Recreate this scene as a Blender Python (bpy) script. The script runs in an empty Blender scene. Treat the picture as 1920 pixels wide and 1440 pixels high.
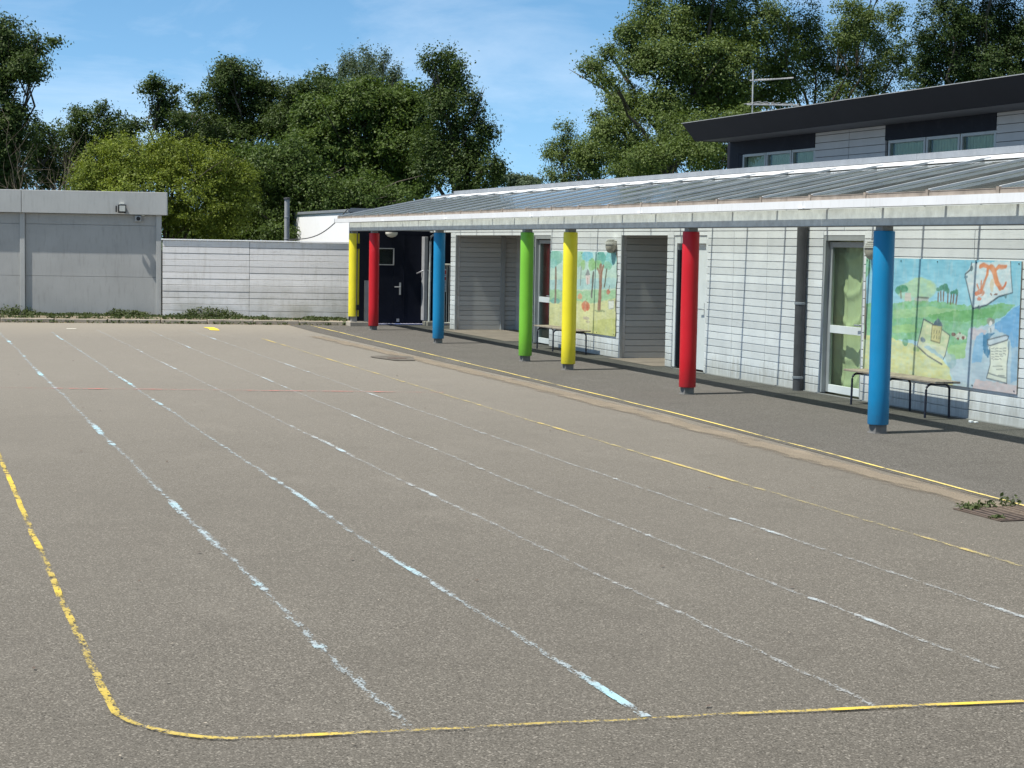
import bpy, math, random
import numpy as np
from mathutils import Matrix, Vector
random.seed(7); RNG = np.random.default_rng(11)
SC = bpy.context.scene; COL = SC.collection
rad = math.radians
CAM_POS = (0.0, 0.0, 1.85)

# ------------------------------------------------------------------ helpers
ORG = {}
def tag(o, label, cat, group=None, kind=None):
    if kind: o['kind'] = kind
    if label: o['label'] = label
    if cat: o['category'] = cat
    if group: o['group'] = group
    return o
def thing(name, label, cat, loc=(0, 0, 0), group=None):
    o = bpy.data.objects.new(name, None); COL.objects.link(o)
    o.location = loc; o.empty_display_size = .2
    ORG[o] = Vector(loc)
    return tag(o, label, cat, group)

class MB:
    """collects simple solids, then links them as one mesh object"""
    def __init__(s): s.v = []; s.f = []
    def add(s, vs, fs):
        n = len(s.v); s.v += [tuple(map(float, p)) for p in vs]; s.f += [tuple(i + n for i in f) for f in fs]; return s
    def box(s, x0, x1, y0, y1, z0, z1):
        return s.add([(x0,y0,z0),(x1,y0,z0),(x1,y1,z0),(x0,y1,z0),(x0,y0,z1),(x1,y0,z1),(x1,y1,z1),(x0,y1,z1)],
                     [(0,3,2,1),(4,5,6,7),(0,1,5,4),(1,2,6,5),(2,3,7,6),(3,0,4,7)])
    def prism(s, prof, axis, a, b):
        """closed 2-D profile swept along one axis; 'y': profile is (x,z); 'x': (y,z); 'z': (x,y)"""
        n = len(prof); vs = []
        for t in (a, b):
            for p, q in prof:
                vs.append((p, t, q) if axis == 'y' else (t, p, q) if axis == 'x' else (p, q, t))
        fs = [(i, (i+1) % n, n + (i+1) % n, n + i) for i in range(n)]
        fs += [tuple(range(n))[::-1], tuple(range(n, 2*n))]
        return s.add(vs, fs)
    def tube(s, path, r, seg=8, cap=True):
        P = [Vector(p) for p in path]; k = len(P)
        rs = r if isinstance(r, (list, tuple)) else [r]*k
        vs = []; up = Vector((0, 0, 1))
        for i, p in enumerate(P):
            d = (P[min(i+1, k-1)] - P[max(i-1, 0)]).normalized()
            a = d.cross(up if abs(d.z) < .95 else Vector((1, 0, 0))).normalized(); b = d.cross(a).normalized()
            for j in range(seg):
                t = 2*math.pi*j/seg; vs.append(p + (a*math.cos(t) + b*math.sin(t))*rs[i])
        fs = [(i*seg+j, i*seg+(j+1) % seg, (i+1)*seg+(j+1) % seg, (i+1)*seg+j) for i in range(k-1) for j in range(seg)]
        if cap: fs += [tuple(range(seg))[::-1], tuple(range((k-1)*seg, k*seg))]
        return s.add(vs, fs)
    def lathe(s, prof, c, seg=20, squash=(1, 1, 1)):
        vs = []; n = len(prof)
        for r, z in prof:
            for j in range(seg):
                t = 2*math.pi*j/seg; vs.append((c[0]+r*math.cos(t)*squash[0], c[1]+r*math.sin(t)*squash[1], c[2]+z*squash[2]))
        fs = [(i*seg+j, i*seg+(j+1) % seg, (i+1)*seg+(j+1) % seg, (i+1)*seg+j) for i in range(n-1) for j in range(seg)]
        fs += [tuple(range(seg))[::-1], tuple(range((n-1)*seg, n*seg))]
        return s.add(vs, fs)
    def quad(s, a, b, c, d): return s.add([a, b, c, d], [(0, 1, 2, 3)])
    def rot(s, origin, ang):
        """turn everything collected so far about a vertical axis"""
        c, n = math.cos(ang), math.sin(ang); ox, oy = origin
        s.v = [(ox+(x-ox)*c-(y-oy)*n, oy+(x-ox)*n+(y-oy)*c, z) for x, y, z in s.v]; return s
    def build(s, name, mat, parent=None, bevel=0, smooth=False):
        o = parent; org = Vector((0, 0, 0))
        if parent is not None: org = ORG[parent]
        m = bpy.data.meshes.new(name); m.from_pydata([(x-org.x, y-org.y, z-org.z) for x, y, z in s.v], [], s.f)
        m.validate(); m.materials.append(mat)
        if smooth:
            for p in m.polygons: p.use_smooth = True
        o = bpy.data.objects.new(name, m); COL.objects.link(o)
        if parent is not None: o.parent = parent
        ORG[o] = org
        if bevel:
            b = o.modifiers.new('bevel', 'BEVEL'); b.width = bevel; b.segments = 2; b.limit_method = 'ANGLE'; b.angle_limit = rad(40)
        if smooth:
            m.set_sharp_from_angle(angle=rad(40))
        return o
def copy_tree(o, parent=None):
    c = o.copy(); COL.objects.link(c); c.parent = parent
    for ch in o.children: copy_tree(ch, c)
    return c

# ------------------------------------------------------------------ materials
class Mat:
    def __init__(s, name):
        s.m = bpy.data.materials.new(name); s.m.use_nodes = True; s.t = s.m.node_tree; s.t.nodes.clear()
        s.out = s.n('ShaderNodeOutputMaterial'); s.coord = s.n('ShaderNodeTexCoord').outputs['Object']
    def n(s, k, **kw):
        n = s.t.nodes.new(k)
        for a, b in kw.items(): setattr(n, a, b)
        return n
    def l(s, a, b): s.t.links.new(a, b)
    def val(s, sock, x):
        if hasattr(x, 'is_output') or isinstance(x, bpy.types.NodeSocket): s.l(x, sock)
        else:
            if isinstance(x, (tuple, list)) and len(x) == 3 and sock.type == 'RGBA': x = (*x, 1)
            sock.default_value = x
    def scaled(s, sc, coord=None):
        mp = s.n('ShaderNodeMapping'); s.l(coord or s.coord, mp.inputs[0]); mp.inputs['Scale'].default_value = sc; return mp.outputs[0]
    def noise(s, scale, detail=4, rough=.55, coord=None, dist=0):
        n = s.n('ShaderNodeTexNoise'); s.l(coord or s.coord, n.inputs['Vector'])
        n.inputs['Scale'].default_value = scale; n.inputs['Detail'].default_value = detail; n.inputs['Roughness'].default_value = rough; n.inputs['Distortion'].default_value = dist
        return n.outputs[0]
    def voro(s, scale, coord=None, feature='F1', out='Distance'):
        n = s.n('ShaderNodeTexVoronoi', feature=feature); s.l(coord or s.coord, n.inputs['Vector']); n.inputs['Scale'].default_value = scale; return n.outputs[out]
    def ramp(s, fac, a, b, va=0., vb=1.):
        n = s.n('ShaderNodeMapRange'); s.val(n.inputs[0], fac); n.inputs[1].default_value = a; n.inputs[2].default_value = b; n.inputs[3].default_value = va; n.inputs[4].default_value = vb; return n.outputs[0]
    def mix(s, fac, a, b, mode='MIX'):
        n = s.n('ShaderNodeMix', data_type='RGBA', blend_type=mode); s.val(n.inputs[0], fac); s.val(n.inputs[6], a); s.val(n.inputs[7], b); return n.outputs[2]
    def math(s, op, a, b=0.):
        n = s.n('ShaderNodeMath', operation=op); s.val(n.inputs[0], a); s.val(n.inputs[1], b); return n.outputs[0]
    def xyz(s, coord=None):
        n = s.n('ShaderNodeSeparateXYZ'); s.l(coord or s.coord, n.inputs[0]); return n.outputs
    def bump(s, h, strength=.3, dist=.01):
        n = s.n('ShaderNodeBump'); s.l(h, n.inputs['Height']); n.inputs['Strength'].default_value = strength; n.inputs['Distance'].default_value = dist; return n.outputs[0]
    def pbr(s, col, rough=.6, metal=0., spec=.4, normal=None):
        p = s.n('ShaderNodeBsdfPrincipled'); s.val(p.inputs['Base Color'], col); s.val(p.inputs['Roughness'], rough); p.inputs['Metallic'].default_value = metal
        p.inputs['Specular IOR Level'].default_value = spec
        if normal is not None: s.l(normal, p.inputs['Normal'])
        return p.outputs[0]
    def done(s, sh): s.l(sh, s.out.inputs['Surface']); return s.m

def worn(name, col, var=.12, scale=3., rough=.6, metal=0., dirt=(.12, .11, .09), dirt_amt=.25, spec=.35, streak=False, bump=0.):
    """painted or metal surface with soft tone changes and blotchy dirt"""
    m = Mat(name)
    a = m.noise(scale, 5)
    c = m.mix(m.ramp(a, .3, .7), tuple(x*(1-var) for x in col), tuple(min(1, x*(1+var)) for x in col))
    co = m.scaled((6, 6, .9)) if streak else None
    d = m.noise(scale*2.3, 8, .65, coord=co)
    c = m.mix(m.ramp(d, .52, .78, 0, dirt_amt), c, dirt)
    nrm = m.bump(m.noise(scale*30, 3), bump, .004) if bump else None
    return m.done(m.pbr(c, rough, metal, spec, nrm))

def vinyl(name, col):
    m = Mat(name); x, y, z = m.xyz()
    c = m.mix(m.ramp(m.noise(3, 5), .3, .7), tuple(q*.94 for q in col), tuple(min(1, q*1.05) for q in col))
    pale = tuple(q*.72+.10 for q in col); dk = tuple(q*.42+.012 for q in col)
    c = m.mix(m.ramp(m.noise(5, 6, .7, coord=m.scaled((1, 1, .4))), .56, .78, 0, .32), c, pale)
    s = m.noise(22, 4, .7, coord=m.scaled((1, 1, .35)))
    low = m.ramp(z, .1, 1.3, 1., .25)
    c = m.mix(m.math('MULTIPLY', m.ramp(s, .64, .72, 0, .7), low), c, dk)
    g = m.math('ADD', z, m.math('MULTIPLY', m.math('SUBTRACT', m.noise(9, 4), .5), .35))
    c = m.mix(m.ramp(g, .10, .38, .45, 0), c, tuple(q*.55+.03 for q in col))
    return m.done(m.pbr(c, m.ramp(s, .4, .7, .38, .58), 0, .4, m.bump(m.noise(5, 3), .08, .02)))

def plank_mat(name, col, dirt, pitch, amt=.5, fine=.25, green=0., splash=0.):
    """old boards: each board its own tone, grain along the board, knots of dirt"""
    m = Mat(name); x, y, z = m.xyz()
    row = m.math('FLOOR', m.math('DIVIDE', z, pitch))
    cb = m.n('ShaderNodeCombineXYZ'); m.l(row, cb.inputs[2]); 
    wn = m.n('ShaderNodeTexWhiteNoise'); m.l(cb.outputs[0], wn.inputs[0])
    tone = m.ramp(wn.outputs[0], 0, 1, .86, 1.06)
    g = m.noise(5, 8, .7, coord=m.scaled((1.2, 1.2, 14)))
    big = m.noise(1.4, 5)
    v = m.noise(7, 8, .7, coord=m.scaled((1.6, 1.6, .22)))
    sh = m.n('ShaderNodeCombineColor'); 
    for i in range(3): m.l(tone, sh.inputs[i])
    c = m.mix(1., col, sh.outputs[0], 'MULTIPLY')
    c = m.mix(m.ramp(g, .5, .8, 0, fine), c, dirt)
    c = m.mix(m.ramp(v, .5, .75, 0, amt*.6), c, tuple(x*1.6 for x in dirt))
    c = m.mix(m.math('MULTIPLY', m.ramp(g, .56, .7), m.ramp(big, .45, .7, 0, amt)), c, dirt)
    if splash:
        sp = m.math('ADD', z, m.math('MULTIPLY', m.math('SUBTRACT', v, .5), 1.1))
        c = m.mix(m.ramp(sp, .02, .34, splash, 0), c, (.42,.40,.36))
    if green: c = m.mix(m.math('MULTIPLY', m.ramp(z, .1, 1.1, 1, 0), m.ramp(big, .35, .65, 0, green)), c, (.16, .16, .07))
    return m.done(m.pbr(c, .75, 0, .25, m.bump(g, .25, .004)))

def asphalt(name, base, light, dark, stain=.3, beige=(.33, .27, .19), beige_amt=.0):
    m = Mat(name)
    g1 = m.noise(120, 2, .65); g2 = m.voro(135, out='Color'); g3 = m.noise(52, 3, .65)
    gv = m.n('ShaderNodeSeparateColor'); m.l(g2, gv.inputs[0])
    big = m.noise(.45, 7, .62); mid = m.noise(1.7, 7, .68)
    c = m.mix(m.ramp(g1, .34, .62), dark, base)
    c = m.mix(m.ramp(gv.outputs[0], .78, 1., 0, .8), c, light)
    c = m.mix(m.ramp(gv.outputs[1], .80, 1., 0, .8), c, tuple(x*.4 for x in dark))
    c = m.mix(m.ramp(g3, .56, .74, 0, .28), c, light)
    c = m.mix(m.ramp(g3, .44, .28, 0, .35), c, dark)
    c = m.mix(m.ramp(big, .44, .70, 0, stain*.8), c, tuple(x*.7 for x in base))
    c = m.mix(m.ramp(mid, .54, .78, 0, stain), c, tuple(x*.85 for x in dark))
    c = m.mix(m.ramp(m.noise(.9, 8, .72, coord=m.scaled((1, .4, 1))), .54, .8, 0, .22), c, light)
    c = m.mix(m.ramp(m.noise(6, 4, .6), .70, .78, 0, .35), c, tuple(x*.6 for x in dark))
    if beige_amt:
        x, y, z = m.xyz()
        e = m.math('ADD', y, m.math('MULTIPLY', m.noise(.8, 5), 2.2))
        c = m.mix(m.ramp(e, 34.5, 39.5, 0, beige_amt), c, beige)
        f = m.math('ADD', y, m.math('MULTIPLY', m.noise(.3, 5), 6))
        c = m.mix(m.ramp(f, 8, 28, 0, .5), c, tuple(x*.92 for x in light))  # far asphalt painted lighter, standing in for brightening at a grazing view
    h = m.math('ADD', g1, m.math('MULTIPLY', gv.outputs[2], .5))
    sh = m.pbr(c, .92, 0, .12, m.bump(h, .6, .006))
    return m.done(sh)

def dust_band(name, col, dark):
    """silt left along a shallow channel; thins out to bare asphalt at both sides"""
    m = Mat(name); m.coord = m.n('ShaderNodeTexCoord').outputs['UV']
    x, y, z = m.xyz()
    e = m.math('SUBTRACT', .215, m.math('ABSOLUTE', y))
    n = m.noise(3.2, 7, .68, coord=m.scaled((.5, 1.6, 1)))
    al = m.ramp(m.math('ADD', m.math('MULTIPLY', e, 4.6), m.math('MULTIPLY', m.math('SUBTRACT', n, .5), 1.9)), .08, .62, 0, .8)
    c = m.mix(m.ramp(m.noise(70, 3, .6), .35, .65), dark, col)
    c = m.mix(m.ramp(n, .5, .75, 0, .5), c, tuple(q*1.25 for q in col))
    tr = m.n('ShaderNodeBsdfTransparent'); mx = m.n('ShaderNodeMixShader')
    m.l(al, mx.inputs[0]); m.l(tr.outputs[0], mx.inputs[1]); m.l(m.pbr(c, .95, 0, .1), mx.inputs[2])
    return m.done(mx.outputs[0])

def line_paint(name, col, pale, cover, gap=.5):
    """worn chalk / paint line (u along, v across): stretches of full coat, stretches of faint specks, broken through to the grain"""
    m = Mat(name); m.coord = m.n('ShaderNodeTexCoord').outputs['UV']
    x, y, z = m.xyz()
    cu = m.n('ShaderNodeCombineXYZ'); m.l(x, cu.inputs[0])
    a = m.math('ADD', m.math('MULTIPLY', m.noise(.38, 3, .6, coord=cu.outputs[0]), .58), m.math('MULTIPLY', m.noise(2.3, 4, .7, coord=cu.outputs[0]), .42))
    b = m.noise(20, 6, .75, coord=m.scaled((.35, 1, 1))); g = m.noise(75, 2, .6)
    full = m.ramp(a, .55-.24*cover, .55-.24*cover+.12)          # 0..1: how whole the coat is along the line
    thr = m.ramp(full, 0, 1, .525 + .06*gap - .05*cover, .40 - .10*cover)
    t = m.math('ADD', m.math('MULTIPLY', b, .62), m.math('MULTIPLY', g, .38))
    t = m.math('SUBTRACT', t, m.math('MULTIPLY', m.math('ABSOLUTE', y), m.ramp(full, 0, 1, 3.2, 1.6)))
    t = m.math('ADD', t, .045)
    al = m.math('MULTIPLY', m.ramp(m.math('SUBTRACT', t, thr), -.012, .05), m.ramp(full, 0, 1, .55, .9))
    c = m.mix(m.ramp(m.math('ADD', full, m.math('SUBTRACT', m.noise(.6, 2, coord=cu.outputs[0]), .5)), .3, .9), pale, col)
    tr = m.n('ShaderNodeBsdfTransparent'); mx = m.n('ShaderNodeMixShader')
    m.l(al, mx.inputs[0]); m.l(tr.outputs[0], mx.inputs[1]); m.l(m.pbr(c, .9, 0, .1), mx.inputs[2])
    return m.done(mx.outputs[0])

def leafy(name, c1, c2, trans=.25, gloss=.35):
    m = Mat(name)
    g = m.n('ShaderNodeNewGeometry')
    n = m.noise(.9, 3)
    f = m.math('ADD', m.math('MULTIPLY', g.outputs['Random Per Island'], .6), m.math('MULTIPLY', n, .5))
    c = m.mix(m.ramp(f, .15, .95), c1, c2)
    p = m.pbr(c, .55, 0, gloss*.6)
    tl = m.n('ShaderNodeBsdfTranslucent'); m.l(m.mix(.5, c, (c2[0]*1.5, c2[1]*1.6, c2[2]*.8)), tl.inputs[0])
    mx = m.n('ShaderNodeMixShader'); mx.inputs[0].default_value = trans; m.l(p, mx.inputs[1]); m.l(tl.outputs[0], mx.inputs[2])
    return m.done(mx.outputs[0])

def glass(name, tint=(.9, .93, .92), rough=.02, dirt=.06, dcol=(.4, .42, .4), boost=1.):
    m = Mat(name)
    tr = m.n('ShaderNodeBsdfTransparent'); tr.inputs[0].default_value = (*tint, 1)
    gl = m.n('ShaderNodeBsdfGlossy'); gl.inputs['Roughness'].default_value = rough; gl.inputs[0].default_value = (.95, .97, 1, 1)
    g = m.n('ShaderNodeNewGeometry'); dt = m.n('ShaderNodeVectorMath', operation='DOT_PRODUCT'); m.l(g.outputs['Incoming'], dt.inputs[0]); m.l(g.outputs['Normal'], dt.inputs[1])
    c = m.math('ABSOLUTE', dt.outputs['Value']); sch = m.math('ADD', .04, m.math('MULTIPLY', .96, m.math('POWER', m.math('SUBTRACT', 1., c), 5.)))
    mx = m.n('ShaderNodeMixShader'); m.l(m.math('MULTIPLY', sch, boost), mx.inputs[0]); m.l(tr.outputs[0], mx.inputs[1]); m.l(gl.outputs[0], mx.inputs[2])
    df = m.n('ShaderNodeBsdfDiffuse'); df.inputs[0].default_value = (*dcol, 1)
    m2 = m.n('ShaderNodeMixShader'); m.l(m.ramp(m.noise(3, 7, .7), .35, .75, dirt*.3, dirt*1.6), m2.inputs[0]); m.l(mx.outputs[0], m2.inputs[1]); m.l(df.outputs[0], m2.inputs[2])
    return m.done(m2.outputs[0])

def vcol(name):
    m = Mat(name); a = m.n('ShaderNodeVertexColor', layer_name='paint')
    c = m.mix(m.ramp(m.noise(9, 8, .7, coord=m.scaled((1, 1, .35))), .5, .75, 0, .35), a.outputs[0], (.72, .73, .68))
    return m.done(m.pbr(c, .7, 0, .25))

M = dict(
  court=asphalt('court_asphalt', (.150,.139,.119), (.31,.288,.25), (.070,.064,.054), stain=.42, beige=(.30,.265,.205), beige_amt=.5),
  strip=asphalt('shelter_asphalt', (.136,.129,.116), (.27,.259,.238), (.068,.064,.057), stain=.45),
  channel=dust_band('dusty_channel', (.31,.262,.20), (.17,.145,.112)),
  slab=worn('porch_concrete', (.27,.225,.185), .15, 4, .85, dirt=(.2,.1,.07), dirt_amt=.4),
  soil=worn('verge_soil', (.20,.165,.12), .35, 5, .95, dirt=(.10,.11,.05), dirt_amt=.8, bump=.5),
  grass=worn('rough_grass', (.06,.085,.03), .3, 1.5, .95, dirt=(.09,.08,.04), dirt_amt=.5),
  kerb=worn('kerb_concrete', (.36,.32,.26), .2, 4, .9, dirt=(.13,.1,.08), dirt_amt=.6),
  cladding=plank_mat('white_cladding', (.79,.79,.795), (.36,.355,.35), .1055, .36, .3, splash=.7),
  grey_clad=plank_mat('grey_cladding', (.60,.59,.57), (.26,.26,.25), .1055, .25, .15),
  lintel=plank_mat('white_lintel', (.84,.84,.85), (.4,.4,.4), .1055, .3, .2),
  fence=plank_mat('fence_boards', (.84,.83,.82), (.26,.24,.21), .145, .7, .42, green=.5),
  annex=worn('annex_grey_paint', (.42,.43,.42), .07, 1.3, .75, dirt=(.2,.2,.19), dirt_amt=.35, streak=True),
  annex_low=worn('annex_panel', (.385,.39,.38), .08, 1.3, .75, dirt=(.17,.165,.15), dirt_amt=.4, streak=True),
  zinc=worn('zinc', (.22,.24,.265), .1, 4, .55, 0, dirt=(.55,.55,.55), dirt_amt=.2),
  galv=worn('galvanised_steel', (.64,.64,.62), .16, 9, .6, 0, dirt=(.34,.33,.30), dirt_amt=.75, streak=True),
  post=worn('dark_post_grey', (.17,.17,.165), .15, 8, .7, dirt=(.22,.21,.2), dirt_amt=.4, spec=.08), flange=worn('beam_lower_flange', (.27,.25,.22), .15, 8, .7, dirt=(.14,.13,.12), dirt_amt=.5, spec=.08),
  galv_dark=worn('weathered_steel', (.30,.31,.32), .12, 6, .6, 0, dirt=(.2,.2,.19), dirt_amt=.4),
  white_metal=worn('white_metal', (.68,.69,.70), .05, 2, .5, dirt=(.45,.45,.43), dirt_amt=.4, streak=True),
  flash=worn('pale_flashing', (.86,.87,.87), .04, 2, .4, dirt=(.6,.6,.6), dirt_amt=.2),
  rafter=worn('aluminium_bar', (.52,.54,.55), .08, 5, .4, .1, dirt=(.3,.3,.3), dirt_amt=.3),
  eave=worn('dirty_wood_eave', (.30,.255,.215), .25, 6, .85, dirt=(.14,.12,.10), dirt_amt=.6),
  roofglass=glass('roof_glass', (.86,.9,.88), .03, .10, (.36,.38,.35), 1.),
  pane=glass('window_glass', (.86,.92,.88), .01, .03, (.2,.3,.26), .6),
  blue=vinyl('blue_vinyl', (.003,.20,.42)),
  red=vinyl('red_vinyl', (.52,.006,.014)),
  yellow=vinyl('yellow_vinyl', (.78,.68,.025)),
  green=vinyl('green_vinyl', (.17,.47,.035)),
  concrete=worn('grey_concrete', (.30,.295,.28), .15, 7, .85, dirt=(.18,.17,.15), dirt_amt=.5),
  block=worn('pale_block', (.34,.31,.26), .15, 5, .9, dirt=(.18,.15,.12), dirt_amt=.5),
  pipe=worn('grey_downpipe', (.085,.085,.09), .15, 5, .5, dirt=(.15,.15,.15), dirt_amt=.4, spec=.08),
  navy=worn('navy_paint', (.012,.0145,.024), .15, 3, .5, dirt=(.03,.032,.04), dirt_amt=.3, spec=.08),
  navy_roof=worn('navy_fascia', (.010,.0115,.0155), .1, 1.2, .6, dirt=(.018,.021,.027), dirt_amt=.3, spec=.08),
  navy_wall=worn('navy_panel', (.018,.020,.028), .12, 2, .6, dirt=(.06,.065,.08), dirt_amt=.3, spec=.08),
  soffit=worn('dark_soffit', (.10,.105,.115), .1, 2, .7, dirt=(.15,.15,.15), dirt_amt=.3, spec=.08),
  rubber=worn('black_rubber', (.012,.014,.02), .1, 3, .6, dirt_amt=.05, spec=.08),
  panel=worn('silver_cladding', (.46,.45,.45), .05, 2, .55, dirt=(.33,.33,.33), dirt_amt=.3),
  panel_gap=worn('panel_shadow_gap', (.08,.08,.085), .05, 2, .8),
  alu=worn('grey_frame', (.40,.41,.41), .06, 4, .45, .2, dirt=(.25,.25,.25), dirt_amt=.3),
  white_frame=worn('white_frame', (.78,.79,.79), .04, 4, .45, dirt=(.5,.5,.48), dirt_amt=.25),
  curtain=worn('yellow_curtain', (.82,.79,.50), .06, 3, .9, dirt=(.5,.5,.25), dirt_amt=.2),
  blind=worn('vertical_blind', (.42,.42,.30), .1, 6, .9, dirt=(.3,.3,.25), dirt_amt=.3),
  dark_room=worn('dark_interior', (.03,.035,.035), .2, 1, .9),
  render=worn('white_render', (.84,.85,.87), .03, .8, .8, dirt=(.6,.6,.6), dirt_amt=.15),
  wood=worn('bench_wood', (.34,.28,.22), .3, 10, .8, dirt=(.14,.12,.10), dirt_amt=.6),
  navy_steel=worn('dark_tube_steel', (.03,.033,.05), .2, 8, .4, .3, dirt=(.1,.07,.05), dirt_amt=.3),
  lamp_beige=worn('lamp_casing', (.40,.37,.31), .12, 8, .55, dirt=(.15,.14,.12), dirt_amt=.5),
  lamp_white=worn('lamp_louvre', (.74,.73,.68), .06, 8, .5),
  black=worn('black_plastic', (.015,.015,.017), .1, 8, .5),
  lens=worn('pale_lens', (.75,.74,.66), .05, 8, .3),
  chrome=worn('bright_steel', (.65,.66,.68), .05, 8, .3, .7),
  antenna=worn('antenna_tube', (.50,.50,.49), .15, 8, .45, .3, dirt=(.3,.2,.15), dirt_amt=.5),
  gate=worn('cream_gate', (.62,.58,.50), .08, 4, .5, dirt=(.35,.25,.18), dirt_amt=.3),
  sign_red=worn('red_print', (.45,.05,.04), .1, 8, .5), sign_white=worn('white_print', (.8,.8,.8), .05, 8, .5),
  mat_blue=worn('mat_blue', (.05,.09,.25), .3, 30, .95, dirt=(.5,.5,.55), dirt_amt=.8),
  mat_pale=worn('mat_pale', (.62,.60,.62), .2, 40, .95, dirt=(.35,.1,.12), dirt_amt=.8),
  iron=worn('rusty_iron', (.10,.075,.06), .3, 12, .8, dirt=(.18,.13,.09), dirt_amt=.6),
  bark=worn('bark', (.085,.07,.055), .3, 6, .9, dirt=(.16,.15,.12), dirt_amt=.5, bump=.6),
  pale_bark=worn('pale_bark', (.19,.155,.115), .25, 6, .9, dirt=(.1,.08,.06), dirt_amt=.5),
  paper=worn('white_paper', (.8,.8,.8), .05, 8, .8),
  mural=vcol('mural_paint'), ply=worn('plywood_edge', (.35,.3,.24), .1, 5, .8),
  chalk=line_paint('blue_white_chalk', (.36,.62,.71), (.44,.52,.56), .20, gap=.3),
  chalk_pale=line_paint('pale_chalk', (.46,.58,.65), (.44,.47,.48), .15, gap=.25),
  ypaint=line_paint('yellow_paint', (.74,.55,.07), (.60,.46,.11), .33, gap=.2),
  ypaint_thin=line_paint('worn_yellow_paint', (.62,.47,.14), (.50,.42,.2), .26, gap=.15),
  ypale=line_paint('pale_yellow_paint', (.80,.64,.20), (.70,.58,.24), .5, gap=.25),
  red_chalk=line_paint('red_chalk', (.60,.16,.14), (.50,.2,.17), .38, gap=.4),
)
LEAF = dict(
  dark=leafy('dark_green_leaves', (.018,.036,.009), (.078,.118,.026)),
  mid=leafy('mid_green_leaves', (.026,.050,.010), (.10,.15,.03)),
  maple=leafy('maple_leaves', (.026,.052,.010), (.105,.155,.028)),
  lime=leafy('yellow_green_leaves', (.052,.082,.012), (.21,.255,.030)),
  silver=leafy('silver_green_leaves', (.04,.065,.035), (.12,.16,.09)),
  ash=leafy('ash_leaves', (.038,.066,.016), (.145,.195,.05)),
  light=leafy('light_green_leaves', (.05,.08,.016), (.12,.165,.04)),
  conifer=leafy('conifer_needles', (.012,.028,.008), (.055,.09,.018), .15),
  weed=leafy('weed_leaves', (.025,.042,.014), (.085,.11,.035)),
  dry=leafy('dry_leaves', (.14,.10,.05), (.30,.24,.13)),
)
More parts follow.
